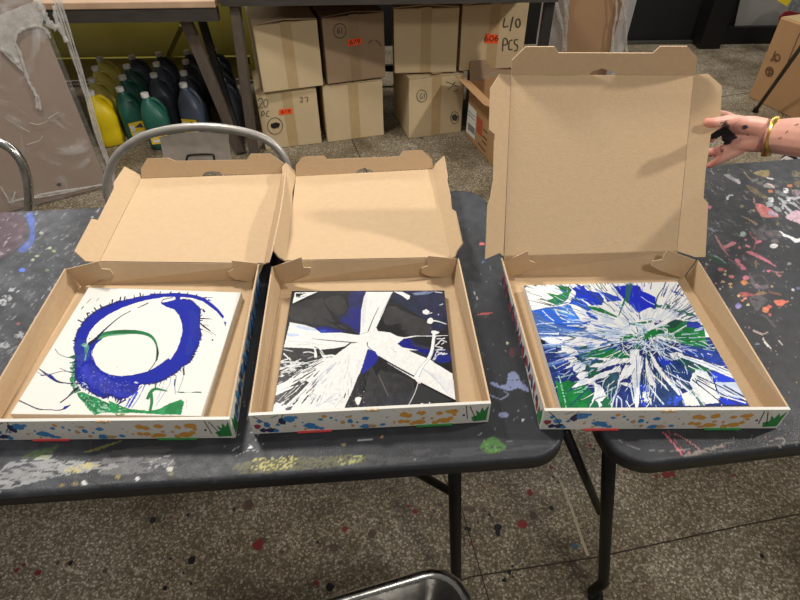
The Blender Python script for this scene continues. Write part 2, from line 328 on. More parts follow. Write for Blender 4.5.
def paintA(p):
    X, Y = p.X, p.Y; rnd = random.Random(3)
    # lamp glare at the left end, painted in as a grey haze
    k = np.where((X < 90))[0]; h = fbm(X[k]/34, Y[k]/20, 41)*.8+fbm(X[k]/7, Y[k]/5, 42)*.35; h = np.clip((h-.34)*2.2, 0, 1)*np.clip((100-X[k])/40, 0, 1); p.C[k] = p.C[k]*(1-.42*h[:, None])+np.array([134, 138, 146])*.42*h[:, None]
    p.poly([(-20, 208), (14, 211), (25, 222), (25, 238), (14, 250), (-20, 262)], (104, 74, 86), sm=4, a=.6, var=.3)
    p.poly([(-20, 222), (6, 222), (12, 234), (4, 246), (-20, 250)], (84, 66, 80), sm=4, a=.5)
    p.poly([(26, 216), (33, 213), (35, 232), (32, 246), (24, 252), (18, 250), (28, 240), (30, 228)], (86, 112, 205), sm=3, a=.75, var=.3)
    p.dot(22, 270, 3, (90, 120, 220), 2.4)
    for x, y, c in [(50, 248, (160, 190, 120)), (54, 251, (150, 180, 120)), (33, 260, (190, 205, 170)), (37, 256, (180, 200, 160)), (41, 233, (190, 195, 170)), (47, 270, (120, 150, 120)), (30, 278, (150, 150, 150)), (26, 352, (190, 80, 90)), (18, 324, (190, 100, 110))]: p.dot(x, y, 1.8, c, 1.3, .8)
    for _ in range(330):
        x = rnd.uniform(-10, 100); y = rnd.uniform(212, 400); l = rnd.uniform(2, 12); a = -.75+rnd.uniform(-.3, .3); g_ = rnd.uniform(120, 215)
        p.stroke([(x, y), (x+l*math.cos(a), y+l*math.sin(a))], rnd.uniform(.5, 2.2), (g_, g_, g_+5), 0, a=rnd.uniform(.2, .7), noise=(.5, 2, 2, 5))
    for x, y in [(7, 298), (3, 302), (14, 290), (5, 345), (40, 318), (46, 316), (20, 335), (14, 372)]: p.poly(blobpts(x, y, 5, 3.2), (200, 204, 208), sm=2, a=.75, noise=(.45, 2.5, 2.5, 8))
    for _ in range(260):
        x = rnd.uniform(-10, 570); y = rnd.uniform(195, 480); g_ = rnd.uniform(110, 200); p.dot(x, y, rnd.uniform(.3, .8), (g_, g_, g_), a=.7)
    # front band: white, yellow and green rubs along the rim
    p.poly([(12, 461), (40, 459), (98, 462), (120, 466), (95, 472), (60, 476), (20, 486), (-5, 492), (-5, 478)], (186, 186, 186), sm=3, a=.75, noise=(.40, 8, 1.8, 4))
    p.poly([(90, 459), (160, 458), (176, 464), (150, 472), (100, 474)], (150, 150, 148), sm=3, a=.55, noise=(.42, 12, 3, 9))
    p.poly([(62, 470), (80, 464), (102, 461), (94, 468), (72, 474)], (196, 184, 128), sm=2, a=.8, noise=(.42, 5, 2, 2))
    p.poly([(-10, 468), (230, 462), (560, 440), (560, 446), (230, 482), (-10, 494)], (108, 108, 110), a=.28, noise=(.5, 22, 3, 14))
    p.poly([(235, 464), (262, 461), (300, 457), (362, 455), (360, 463), (300, 470), (240, 474)], (120, 116, 64), sm=2, a=.55, noise=(.40, 2.6, 1.6, 6))
    p.poly([(250, 464), (256, 458), (296, 456), (292, 468), (258, 471)], (206, 196, 116), sm=2, a=.8, noise=(.56, 1.4, 1.0, 7))
    p.poly([(340, 458), (362, 455), (360, 462), (342, 465)], (178, 184, 120), sm=2, a=.7, noise=(.5, 3, 2, 7))
    p.poly([(22, 458), (36, 450), (50, 448), (58, 444), (54, 452), (40, 458)], (100, 128, 64), sm=2, a=.6, noise=(.45, 2.5, 1.6, 4))
    p.poly([(34, 460), (42, 455), (52, 455), (48, 459)], (196, 200, 180), sm=2, a=.8)
    p.stroke([(82, 453), (100, 448), (112, 444), (121, 441)], [1, 3, 2, .6], (136, 134, 70), a=.7)
    p.stroke([(91, 440), (91, 448)], 1.5, (120, 60, 60), a=.6)
    p.poly([(96, 455), (120, 450), (150, 446), (168, 447), (166, 452), (120, 456)], (92, 92, 92), sm=3, a=.5)
    for x, y, r, c in [(84, 483, 3, (214, 214, 214)), (137, 479, 2.4, (214, 214, 214)), (118, 477, 2.6, (150, 134, 80)), (170, 469, 3, (205, 200, 190)), (171, 474, 2.4, (120, 124, 90)), (62, 485, 2.5, (140, 120, 70)), (75, 484, 3, (120, 110, 70)), (250, 447.5, 2.2, (240, 240, 240)), (240, 395, 2.6, (170, 160, 90)), (344, 445, 2.4, (130, 120, 90)), (382, 437, 1.6, (150, 120, 90))]: p.dot(x, y, r, c, r*.75)
    for q in [[(232, 438), (240, 434)], [(233, 450), (238, 447)], [(250, 432), (258, 434)], [(256, 440), (259, 431)], [(247, 420), (250, 400)], [(236, 456), (250, 450), (258, 452)], [(355, 440), (372, 439.5)], [(376, 441), (392, 440)], [(150, 462), (168, 456), (172, 462), (160, 468), (150, 464)], [(148, 468), (170, 462)]]: p.stroke(q, .8, (190, 190, 190), a=.7)
    # right end
    p.poly([(480, 447), (486, 440), (494, 436), (500, 441), (506, 447), (500, 453), (488, 453)], (70, 118, 52), sm=3, a=.85, noise=(.36, 3, 2.5, 5))
    p.poly([(484, 440), (492, 447), (503, 449), (498, 452), (486, 450)], (110, 150, 80), sm=2, a=.6, noise=(.5, 1.5, 1.5, 5))
    p.poly([(508, 374), (516, 372), (520, 380), (528, 388), (528, 392), (518, 388), (510, 391), (500, 388), (490, 384), (492, 382), (506, 385)], (146, 156, 200), sm=3, a=.85, noise=(.3, 2.5, 2.5, 5))
    p.stroke([(490, 395), (500, 399), (508, 395), (504, 391)], 1.2, (150, 156, 190), a=.8); p.poly(blobpts(503, 415, 5, 2.6), (140, 150, 192), sm=2, a=.8)
    p.dot(482, 244, 2.8, (238, 120, 130), 1.6); p.dot(483, 262, 1.6, (80, 110, 160), 1); p.stroke([(477, 315), (483, 314), (492, 313)], [1, 2, .6], (196, 88, 84), a=.9)
    p.dot(507, 343, 1.4, (190, 190, 160)); p.poly(blobpts(513, 352, 4, 5), (120, 60, 62), sm=2, a=.55, noise=(.4, 2, 2, 4)); p.dot(523, 420, 1.2, (190, 190, 190))
    p.stroke([(474, 292), (478, 300)], .8, (170, 170, 170)); p.stroke([(500, 283), (508, 290)], 1, (130, 140, 170), a=.7)
    for _ in range(40):
        x = rnd.uniform(468, 540); y = rnd.uniform(260, 450); l = rnd.uniform(1, 6); a = rnd.uniform(-2, 2); p.stroke([(x, y), (x+l*math.cos(a), y+l*math.sin(a))], .6, (150, 150, 155), 0, a=.5)
def paintB(p):
    rnd = random.Random(8); X, Y = p.X, p.Y
    a5 = lambda pts: [(700+x/7.5, 170+y/7.5) for x, y in pts]; a6 = lambda pts: [(700+x/7.5, 240+y/7.5) for x, y in pts]
    PK_ = (232, 120, 142); CO = (222, 108, 84); GY = (150, 152, 156); OL = (132, 112, 70)
    p.poly(a5([(340, 110), (400, 130), (450, 165), (510, 205), (480, 215), (420, 185), (380, 160)]), OL, sm=2, var=.3)
    p.poly(a5([(400, 20), (470, 0), (520, 5), (515, 50), (470, 50), (420, 35)]), (150, 128, 74), sm=2, var=.3); p.poly(a5([(690, 10), (740, 5), (745, 45), (700, 50)]), (130, 112, 76), sm=2, noise=(.4, 2, 2, 3))
    p.poly(a5([(705, 90), (750, 80), (750, 120), (720, 125)]), (126, 104, 70), sm=2)
    p.stroke(a5([(180, 35), (220, 50), (250, 70), (300, 100)]), [1, 4, 3, 1.5], (168, 168, 170), noise=(.35, 2, 2, 2)); p.poly(a5([(262, 65), (300, 75), (300, 105), (270, 92)]), (222, 214, 222), sm=2)
    p.stroke(a5([(330, 15), (360, 50), (385, 75)]), 1.2, (160, 150, 110)); p.poly(a5([(380, 70), (430, 65), (435, 85), (395, 92)]), (128, 130, 130), sm=2); p.poly(a5([(425, 90), (470, 85), (470, 108), (435, 108)]), (110, 112, 114), sm=2)
    p.poly(a5([(480, 110), (510, 95), (550, 120), (565, 135), (520, 135), (478, 128)]), (150, 150, 148), sm=2); p.poly(a5([(500, 98), (540, 108), (560, 128), (530, 120)]), (240, 200, 196), sm=2)
    p.poly(a5([(510, 152), (540, 150), (548, 165), (520, 170)]), (214, 120, 70), sm=2); p.poly(a5([(655, 108), (690, 108), (690, 128), (660, 128)]), (206, 124, 70), sm=2); p.poly(a5([(500, 55), (545, 62), (552, 72), (510, 66)]), (226, 222, 214), sm=2)
    p.poly(a5([(620, 140), (660, 138), (662, 170), (630, 172)]), (232, 226, 232), sm=2, noise=(.3, 2, 2, 4)); p.poly(a5([(560, 150), (620, 165), (660, 190), (640, 200), (580, 180)]), (118, 122, 126), sm=2); p.poly(a5([(690, 150), (745, 150), (745, 190), (700, 190)]), (150, 132, 140), sm=2, noise=(.35, 2, 2, 4))
    p.poly(a5([(510, 210), (548, 205), (550, 240), (515, 235)]), (206, 216, 218), sm=2, noise=(.3, 2, 2, 7)); p.poly(a5([(495, 240), (540, 240), (548, 270), (505, 275)]), (168, 180, 184), sm=2); p.poly(a5([(548, 275), (580, 275), (612, 300), (605, 315), (560, 300)]), (164, 170, 174), sm=2)
    for q in [[(590, 210), (630, 245), (620, 285), (660, 340)], [(600, 250), (680, 240), (760, 300)], [(640, 270), (700, 330), (760, 360)], [(640, 205), (700, 215), (760, 200)]]: p.stroke(a5(q), [2, 3.4, 1], (178, 180, 186), noise=(.35, 2, 2, 4))
    p.poly(a5([(650, 215), (690, 205), (710, 235), (660, 235)]), (206, 206, 212), sm=2, noise=(.4, 2, 2, 4))
    p.poly(a5([(645, 345), (690, 320), (730, 300), (760, 330), (760, 405), (720, 390), (660, 370)]), (214, 176, 194), sm=3, noise=(.25, 3, 3, 3))
    p.poly(a5([(410, 255), (470, 258), (520, 285), (585, 335), (575, 352), (490, 358), (445, 325)]), (232, 122, 122), sm=3, var=.25); p.poly(a5([(520, 300), (560, 315), (583, 340), (540, 345), (510, 325)]), (180, 168, 206), sm=2, a=.85); p.poly(a5([(445, 310), (480, 325), (500, 355), (470, 350)]), (226, 150, 110), sm=2, a=.7)
    p.stroke(a5([(405, 220), (408, 245)]), 2, (204, 152, 132)); p.stroke(a5([(205, 215), (218, 192), (246, 190)]), [2.6, 1.6, 1], (226, 226, 226)); p.dot(700+315/7.5, 170+272/7.5, 2, (156, 146, 96), 1.4); p.dot(700+403/7.5, 170+303/7.5, 1.6, (150, 130, 84)); p.dot(700+583/7.5, 170+402/7.5, 1.6, (140, 128, 80))
    p.stroke(a5([(330, 352), (370, 372), (420, 408)]), [.8, 1.4, 2.4], (168, 132, 92)); p.poly(a5([(330, 155), (370, 160), (350, 178)]), (180, 130, 120), a=.7); p.dot(700+72/7.5, 170+278/7.5, 2.2, PK_, 1.6)
    p.stroke(a5([(50, 430), (90, 450), (130, 455), (170, 460)]), [2, 3, 1], (110, 118, 140), a=.8, noise=(.35, 2, 2, 5)); p.stroke(a5([(225, 370), (255, 390), (275, 420)]), 1.4, (96, 96, 100), a=.8)
    p.stroke(a5([(130, 400), (160, 385), (200, 400)]), 1, (80, 80, 84))
    p.stroke(a5([(600, 460), (630, 488), (680, 505), (720, 530), (755, 520)]), [1, 2.6, 2, 4, 3], (244, 244, 244)); p.poly(a5([(525, 565), (560, 552), (585, 565), (570, 585), (530, 582)]), (238, 238, 238), sm=2); p.dot(700+322/7.5, 170+480/7.5, 2.8, (176, 196, 186), 2.6)
    p.poly(a5([(380, 460), (440, 440), (490, 405), (500, 440), (470, 470), (500, 520), (440, 520), (400, 490)]), (98, 92, 96), sm=3, a=.85); p.poly(a5([(480, 460), (560, 450), (620, 480), (600, 510), (520, 505)]), (92, 86, 92), sm=3, a=.8, noise=(.3, 3, 3, 5))
    p.poly(a5([(500, 470), (540, 470), (540, 490), (510, 490)]), (160, 110, 120), sm=2, a=.6, noise=(.4, 2, 2, 5)); p.poly(a5([(530, 525), (580, 520), (590, 545), (545, 545)]), (130, 118, 124), sm=2, a=.8)
    p.stroke(a5([(372, 462), (390, 500), (420, 530), (400, 600)]), [.8, 1, 1.4, .8], (196, 84, 104)); p.poly(a5([(415, 540), (445, 525), (465, 535), (430, 552)]), PK_, sm=2); p.poly(a5([(322, 515), (350, 518), (345, 532)]), PK_, sm=2); p.poly(a5([(340, 560), (370, 565), (372, 585), (345, 575)]), (222, 140, 170), sm=2); p.dot(700+296/7.5, 170+582/7.5, 1.5, PK_)
    p.stroke(a5([(115, 490), (145, 545), (175, 580)]), [.8, 2, 3], (190, 122, 128)); p.poly(a5([(165, 580), (200, 560), (245, 535), (275, 552), (230, 575), (180, 592)]), (226, 134, 146), sm=2); p.stroke(a6([(165, 50), (190, 85), (212, 118)]), [3, 2, 1], (176, 108, 118))
    p.poly(a6([(345, 92), (375, 80), (412, 98), (480, 140), (570, 200), (480, 155), (400, 118)]), PK_, sm=2); p.stroke(a6([(412, 105), (500, 150), (568, 200)]), [2.6, 1.6, .8], (214, 110, 134))
    p.poly(a6([(258, 145), (295, 142), (305, 172), (285, 180)]), PK_, sm=2); p.poly(a6([(280, 175), (310, 180), (345, 205), (340, 225), (315, 222), (300, 200)]), (230, 110, 140), sm=2); p.stroke(a6([(215, 145), (250, 165), (300, 200)]), 1.6, (120, 90, 94)); p.poly(a6([(310, 115), (335, 108), (362, 140), (330, 160), (318, 140)]), (142, 112, 122), sm=2, a=.8, noise=(.35, 2, 2, 3))
    p.poly(a6([(410, 155), (425, 155), (425, 215), (412, 200)]), (160, 132, 84), sm=2, a=.85); p.dot(700+515/7.5, 240+232/7.5, 2, PK_, 1.4); p.stroke(a6([(540, 235), (590, 245), (625, 240)]), 1.4, (140, 104, 108)); p.stroke(a6([(570, 240), (590, 270), (605, 265)]), 1.8, (172, 110, 118)); p.dot(700+668/7.5, 240+178/7.5, 2, (148, 148, 148), 1.3)
    p.stroke(a6([(30, 100), (70, 110), (110, 120), (160, 150), (190, 175)]), [1.4, 2, 3, 3, 2], (60, 92, 84), noise=(.35, 2, 2, 9)); p.poly(a6([(75, 125), (130, 118), (190, 165), (240, 170), (235, 185), (170, 180), (100, 160)]), (40, 84, 64), sm=2, a=.8, noise=(.38, 2, 2, 3)); p.stroke(a6([(110, 120), (150, 140), (195, 175)]), 1, (150, 168, 166))
    for x, y, rx, ry, c in [(155, 222, 22, 12, (224, 108, 124)), (235, 275, 22, 12, (230, 130, 130)), (345, 282, 24, 15, (238, 120, 146)), (330, 318, 26, 18, (232, 140, 66)), (430, 346, 24, 15, (238, 120, 146)), (172, 313, 14, 9, (226, 190, 140)), (226, 328, 14, 10, (226, 184, 104)), (184, 258, 12, 9, (220, 196, 120)), (192, 232, 12, 8, (214, 170, 110)), (40, 212, 14, 10, (170, 60, 60)), (232, 352, 8, 6, (222, 190, 110)), (150, 366, 7, 5, (200, 200, 190)), (168, 352, 6, 4, (200, 190, 180)), (290, 418, 15, 9, (228, 172, 104)), (318, 455, 11, 9, (232, 120, 80)), (340, 438, 14, 9, (226, 142, 130)), (362, 488, 11, 8, (214, 214, 150)), (286, 494, 22, 20, (140, 126, 196)), (490, 522, 27, 20, (240, 130, 82)), (520, 500, 18, 14, (224, 96, 86)), (525, 560, 16, 10, (200, 90, 80)), (402, 486, 6, 6, (160, 190, 170)), (540, 348, 14, 9, (150, 134, 100)), (700, 373, 14, 9, (210, 202, 210)), (735, 362, 16, 12, (90, 98, 140)), (120, 325, 8, 5, (226, 150, 140)), (50, 182, 12, 10, (160, 168, 166)), (75, 150, 8, 8, (120, 140, 120))]: p.poly(a6(blobpts(x, y, rx, ry)), c, sm=2)
    p.poly(a6([(555, 455), (600, 445), (640, 455), (672, 462), (640, 475), (615, 495), (580, 490), (560, 475)]), (232, 112, 84), sm=2, var=.2)
    p.poly(a6([(290, 400), (330, 388), (400, 405), (450, 400), (420, 415), (350, 420), (310, 425)]), (196, 84, 80), sm=2, a=.9, var=.3); p.poly(a6([(420, 395), (470, 385), (505, 395), (470, 412), (425, 415)]), (168, 128, 84), sm=2, a=.8); p.stroke(a6([(520, 392), (560, 398), (605, 412)]), 1.6, (140, 84, 70))
    p.poly(a6([(370, 440), (420, 410), (480, 430), (510, 460), (470, 490), (430, 530), (400, 500)]), (98, 92, 98), sm=3, a=.85, noise=(.35, 3, 3, 5)); p.stroke(a6([(365, 255), (390, 300), (410, 340), (460, 350), (500, 350)]), [2, 4, 3, 4], (120, 108, 122), a=.8, noise=(.3, 2, 2, 8)); p.stroke(a6([(400, 275), (460, 265), (500, 310), (510, 345)]), 1.2, (110, 94, 104), a=.7); p.poly(a6([(405, 345), (480, 350), (500, 365), (440, 378)]), (104, 96, 106), sm=2, a=.7, noise=(.35, 2, 2, 5))
    p.stroke(a6([(460, 560), (500, 580), (540, 620), (560, 650)]), 2, (104, 96, 92), a=.6)
    for q, c in [([(763, 338), (766, 344), (771, 348)], (232, 226, 214)), ([(779, 341), (783, 345)], (206, 200, 190)), ([(754, 345), (759, 344)], (128, 134, 152)), ([(752, 330), (762, 334), (768, 332)], (196, 170, 160))]: p.stroke(q, [1, 2, 1], c)
    k = np.where(p.C.max(1) > 90)[0]; g_ = (.74+.36*fbm(X[k]/1.6, Y[k]/1.3, 51, 3))[:, None]; m_ = p.C[k].mean(1)[:, None]; p.C[k] = (p.C[k]*.82+m_*.18)*g_
    # scuffs on the front rim
    p.stroke([(663, 432), (672, 442), (682, 455)], 1.4, (206, 92, 110)); p.stroke([(675, 434), (690, 442), (700, 452), (680, 450), (668, 436)], .9, (170, 104, 112)); p.stroke([(667, 430), (684, 452)], .9, (130, 60, 76))
    p.stroke([(684, 456), (700, 452), (716, 447), (724, 446)], [3, 4, 3, 1], (132, 122, 116), a=.85, noise=(.35, 2, 2, 6)); p.stroke([(770, 441), (782, 438), (784, 442), (778, 448)], 1.2, (160, 150, 146), a=.8); p.stroke([(721, 445), (733, 442)], 1.5, (116, 112, 110), a=.7)
    p.stroke([(612, 432), (620, 441), (640, 449), (672, 451), (690, 449)], .8, (160, 160, 160), a=.5, noise=(.4, 3, 3, 6))
    for _ in range(420):
        x = rnd.uniform(695, 800); y = rnd.uniform(168, 450); g_ = rnd.uniform(90, 190); c = rnd.choice([(g_, g_, g_), (g_, g_*.8, g_*.8), (g_, g_*.9, g_*.6)]); p.dot(x, y, rnd.uniform(.25, .8), c, a=.7)
    for _ in range(90):
        x = rnd.uniform(700, 800); y = rnd.uniform(168, 250); l = rnd.uniform(1, 5); a = rnd.uniform(.2, 1); g_ = rnd.uniform(90, 190); p.stroke([(x, y), (x+l*math.cos(a), y+l*math.sin(a))], rnd.uniform(.5, 1.3), (g_, g_*.95, g_*.9), 0, a=.6)
yawA = math.radians(3.7); yawB = math.radians(6.6)
gA = lambda p, y=.6: ay(p, y)
table('folding_table', 'long black plastic folding table smeared with dried paint, carrying the left and middle pizza boxes', (.262, .494), yawA, 1.83, .782,
      [(.17, -.042, .0, [(V(-.113, .575, .70), V(.098, .585, .46))]), (1.62, .0, 0, [])], paintA, -1)
table('folding_table', 'black folding table on the right speckled with pink, orange and white paint drips', (.333, .472), yawB, 1.5, .848,
      [(.022, .150, -.02, [(az((565, 430), .70), ay((600, 512), .62))]), (1.3, 0, 0, [])], paintB, 1)
# ------------------------------------------------------------------ art boxes
T3 = math.radians(53); N3 = V(0, -math.sin(T3), math.cos(T3)); P3 = V(0, .917, TZ+.052)
BLOBS = [(55, 88, 6, 5, 'B'), (75, 100, 9, 8, 'B'), (98, 123, 7, 5, 'B'), (60, 118, 8, 6, 'N'), (125, 88, 9, 11, 'N'), (148, 80, 15, 9, 'B'), (85, 117, 14, 6, 'N'), (168, 75, 5, 4, 'B'), (207, 103, 16, 8, 'B'), (225, 108, 8, 6, 'B'), (243, 82, 6, 4, 'B'), (240, 112, 8, 4, 'B'), (255, 72, 6, 4, 'O'), (276, 77, 4, 3, 'B'), (290, 85, 3, 3, 'B'), (310, 92, 6, 5, 'T'), (330, 74, 8, 3, 'T'), (333, 88, 7, 6, 'B'), (340, 104, 5, 4, 'T'), (355, 92, 3, 3, 'B'), (380, 79, 9, 5, 'B'), (378, 108, 13, 7, 'B'), (402, 110, 12, 5, 'T'), (435, 100, 7, 4, 'B'), (447, 76, 2, 2, 'B'), (470, 92, 3, 3, 'O'), (500, 67, 10, 7, 'O'), (518, 70, 9, 6, 'O'), (492, 90, 8, 5, 'O'), (512, 90, 9, 5, 'O'), (528, 100, 8, 4, 'O'), (556, 62, 12, 6, 'O'), (550, 92, 16, 6, 'O'), (562, 80, 5, 3, 'O'), (590, 80, 4, 3, 'O'), (600, 95, 8, 6, 'O'), (612, 63, 8, 5, 'O'), (628, 88, 16, 7, 'O'), (650, 57, 16, 6, 'O'), (648, 80, 7, 5, 'O'), (660, 68, 6, 4, 'O'), (690, 70, 3, 3, 'N'), (45, 105, 9, 7, 'R'), (110, 100, 4, 3, 'B'), (186, 92, 3, 2, 'B'), (190, 118, 4, 3, 'T'), (160, 104, 4, 3, 'T')]
def perp(e1, to):
    w = to-e1*(to@e1); return nrm(w)
def artbox(i, label, t, flaps, lid, lidflaps, side_print):
    Zt = TZ+.05; Zb = TZ+.0015
    FLt, FRt, BRt, BLt = [az(p, Zt) for p in t]
    dn = V(0, 0, -(Zt-Zb)); ctr = (FLt+FRt+BRt+BLt)/4
    root = thing('pizza_box', label, 'box', V(ctr[0], ctr[1], TZ), 'open white pizza boxes holding spin paintings')
    ax = nrm(FRt-FLt); ins = V(0, 0, 0)
    FLb, FRb = FLt+dn, FRt+dn; BLb, BRb = BLt+dn+ax*.012, BRt+dn-ax*.010
    th = .003; mats = [KRAFT, WPRINT, KEDGE]+[PRINTS[k] for k in 'BNOTGKR']+[REDTAB, GRNTAB]
    pi = {k: 3+j for j, k in enumerate('BNOTGKR')}
    b = MB(); b.sheet([q+V(0, 0, th) for q in (FLb, FRb, BRb, BLb)], V(0, 0, -th), 0, 1, 2); b.build('tray_base', mats, root)
    for s_, (Ft, Bt, Bb, Fb) in (('L', (FLt, BLt, BLb, FLb)), ('R', (FRt, BRt, BRb, FRb))):
        b = MB(); o_ = ax*(-th if s_ == 'L' else th); b.sheet([Ft, Bt, Bb, Fb], o_, 0, 1, 2)
        e1 = nrm(Bt-Ft); n = nrm(np.cross(e1, V(0, 0, 1))); n = n if n@o_ > 0 else -n; fr = (Fb+o_+V(0, 0, .0005), e1, V(0, 0, 1), n)
        Ls = np.linalg.norm(Bt-Ft); rr = random.Random(4)
        cols = side_print if s_ == 'R' else ('R', 'R', 'N')
        for k in range(34):                          # printed splashes along the outside of the wall
            a = .02+k*(Ls-.04)/34; h0 = rr.uniform(.006, .02); h1 = rr.uniform(.028, .045); w = rr.uniform(.0022, .0045); sl = rr.uniform(-.008, .008)
            flatpoly(b, [(a-w, h0), (a+w, h0+.003), (a+w+sl*.5, (h0+h1)/2), (a+w+sl, h1), (a-w+sl, h1-.003), (a-w*2+sl*.5, (h0+h1)/2)], fr, .0003, pi[cols[k % len(cols)]])
        flatpoly(b, [(0, .003), (.022, .003), (.016, .018), (.02, .03), (.01, .026), (.004, .04), (0, .03)], fr, .0004, pi['G'])
        b.build('side_wall', mats, root)
    # front wall, folded double: white top edge
    b = MB(); ay_ = nrm(np.cross(V(0, 0, 1), ax)); yo = ay_*-.0055
    b.sheet([FLt-ax*th, FRt+ax*th, FRb+ax*th, FLb-ax*th], yo, 0, 1, 1); Lf = np.linalg.norm(FRt-FLt)
    fr = (FLb+yo, nrm(FRt-FLt), V(0, 0, 1), -ay_)
    cv = lambda x, y: ((x-33)/732*Lf, ((69-37*(x-33)/732)+62-y)/62*.0485)
    rr = random.Random(11+i)
    for (x, y, rx, ry, k) in BLOBS:
        y2 = y+(0 if x < 400 else 0); a, h = cv(x, y2); h = min(max(h, .006), .042)
        pts = [(a+u, min(max(h+v, .001), .048)) for u, v in [(q[0]/732*Lf*1.05, q[1]/62*.048*.95) for q in blobpts(0, 0, rx*1.22, ry*1.22, 12, .24)]]
        flatpoly(b, pts, fr, .0003+rr.random()*.0002, pi[k])
    for k in range(70):
        a = rr.uniform(.01, Lf-.02); h = rr.uniform(.005, .044); r = rr.uniform(.0004, .0011); flatpoly(b, blobpts(a, h, r, r, 7), fr, .0004, pi[rr.choice('BNOT' if a < Lf*.55 else 'OOTK')])
    for q in ([(.004, .047), (.018, .03), (.028, .012)], [(.03, .04), (.042, .046)], [(.035, .02), (.046, .036), (.05, .047)], [(Lf-.036, .046), (Lf-.032, .012)], [(Lf-.03, .044), (Lf-.018, .01)]): ribbon(b, q, .0012, fr, .0006, pi['N'] if q[0][0] < .1 else pi['K'])
    flatpoly(b, [(Lf-.022, .004), (Lf-.001, .006), (Lf, .044), (Lf-.006, .03), (Lf-.010, .04), (Lf-.013, .026), (Lf-.02, .034), (Lf-.017, .02), (Lf-.026, .016)], fr, .0005, pi['G'])
    b.build('front_wall', mats, root)
    for x0, x1, mt in ((163, 272, 'red'), (540, 655, 'green')):      # coloured locking tabs showing under the front edge
        b = MB(); a0, a1 = [(x-33)/732*Lf for x in (x0, x1)]; P = fr[0]+fr[1]*((a0+a1)/2)+ay_*.0015+V(0, 0, .0004)
        Rm = np.stack([fr[1], ay_, V(0, 0, 1)], 1); b.box(P, a1-a0, .009, .0024, 0, Rm); b.build('locking_tab', [REDTAB if mt == 'red' else GRNTAB], root)['label'] = mt+' locking tab'
    b = MB(); a0, a1 = [(x-33)/732*Lf for x in (384, 426)]; P = lambda a, h: fr[0]+fr[1]*a+V(0, 0, h)+yo*.0-ay_*.0004
    b.sheet([P(a0, .0462), P(a1, .0462), P(a1-.001, .051), P(a1-.006, .0498), P((a0+a1)/2, .0515), P(a0+.005, .05), P(a0+.001, .0508)], -ay_*.0022, 0, 2, 2); b.build('slot_tab', mats, root)
    # back wall
    hL, hR = lid['hinge']; b = MB(); b.sheet([BLb+V(0, 0, th), BRb+V(0, 0, th), hR, hL], nrm(np.cross(BRb-BLb, V(0, 0, 1)))*-th, 0, 1, 2); b.build('back_wall', mats, root)
    for s_, f in zip('LR', flaps):
        C0 = BLt if s_ == 'L' else BRt; e = nrm(ax*(1 if s_ == 'L' else -1)-ay_*.16); n = nrm(np.cross(e, V(0, 0, 1))); n = n if n[1] < 0 else -n
        C1 = C0+n*.002
        b = MB(); b.sheet([onpl(p, C1, n) for p in f], -n*th*.8, 0, 1, 2); b.build('corner_flap', mats, root)
    # lid
    n = lid['n']; q = [onpl(p, lid['P0'], n) for p in lid['px']]; q[0] = hL; q[3] = hR
    b = MB(); b.sheet(q, -n*th, 0, 1, 2); L = b.build('lid', mats, root); bevel(L, .0008, 1)
    for a, c, ang, pts, nm in lidflaps:
        A, B_ = onpl(a, lid['P0'], n), onpl(c, lid['P0'], n); e1 = nrm(B_-A); mid = onpl(lid['mid'], lid['P0'], n); w = -perp(e1, mid-A)
        f = math.radians(ang); e2 = w*math.cos(f)+n*math.sin(f); pn = nrm(np.cross(e1, e2)); inn = pn if pn@(w*-math.sin(f)+n*math.cos(f)) > 0 else -pn
        b = MB(); b.sheet([onpl(p, A, pn) for p in pts], -inn*th, 0, 1, 2); b.build(nm, mats, L)
    return root, (ax, ctr)
def flatlid(hl, hr, px4, mid):
    return dict(n=V(0, 0, 1), P0=V(0, 0, TZ+.05), px=px4, hinge=(az(hl, TZ+.05), az(hr, TZ+.05)), mid=mid)
s8 = lambda pts: [(60+x/3.3333, 140+y/3.3333) for x, y in pts]; s3 = lambda pts: [(260+x/3.636, 140+y/3.636) for x, y in pts]
artbox(0, 'open white pizza box, lid folded back, holding the white blue-ringed canvas', [(-23, 419), (228, 416.6), (258, 263), (66, 268.5)],
    [[(66, 269.5), (98.4, 261.5), (101.4, 269), (109.5, 269.6), (113, 274), (109.5, 278.6), (100.5, 279.5), (82.5, 288)], [(257, 263.5), (231.6, 260.6), (233.4, 269), (228, 272), (228.6, 275.6), (235.5, 279.5), (252, 282.5)]],
    flatlid((99, 262), (264, 264), [(99, 262), (141, 178.5), (282.5, 173.5), (264, 264)], (200, 220)),
    [((99, 262), (141, 178.5), 45, [(99, 262), (120, 220), (141, 178.5), (140, 174.5), (124.5, 166.4), (114, 182), (114, 188), (98, 220), (91.5, 218.6), (74.4, 251), (85.5, 261)], 'side_flap'),
     ((141, 178.5), (282.5, 173.5), 70, [(141.6, 178.4), (141, 168.5), (147, 158.6), (168, 158), (175.5, 161), (246.6, 159.8), (250.5, 153.8), (270, 153.8), (280.5, 161), (284.4, 164), (282.5, 173.5), (222, 175), (220, 172.4), (212, 171), (205, 172.4), (202, 176)], 'tuck_flap'),
     ((264, 264), (282.5, 173.5), 62, [(264, 264), (282.5, 173.5), (284.2, 166), (285, 170), (283, 190), (280, 210), (271, 252), (268, 262)], 'side_flap')], ('B', 'B', 'N'))
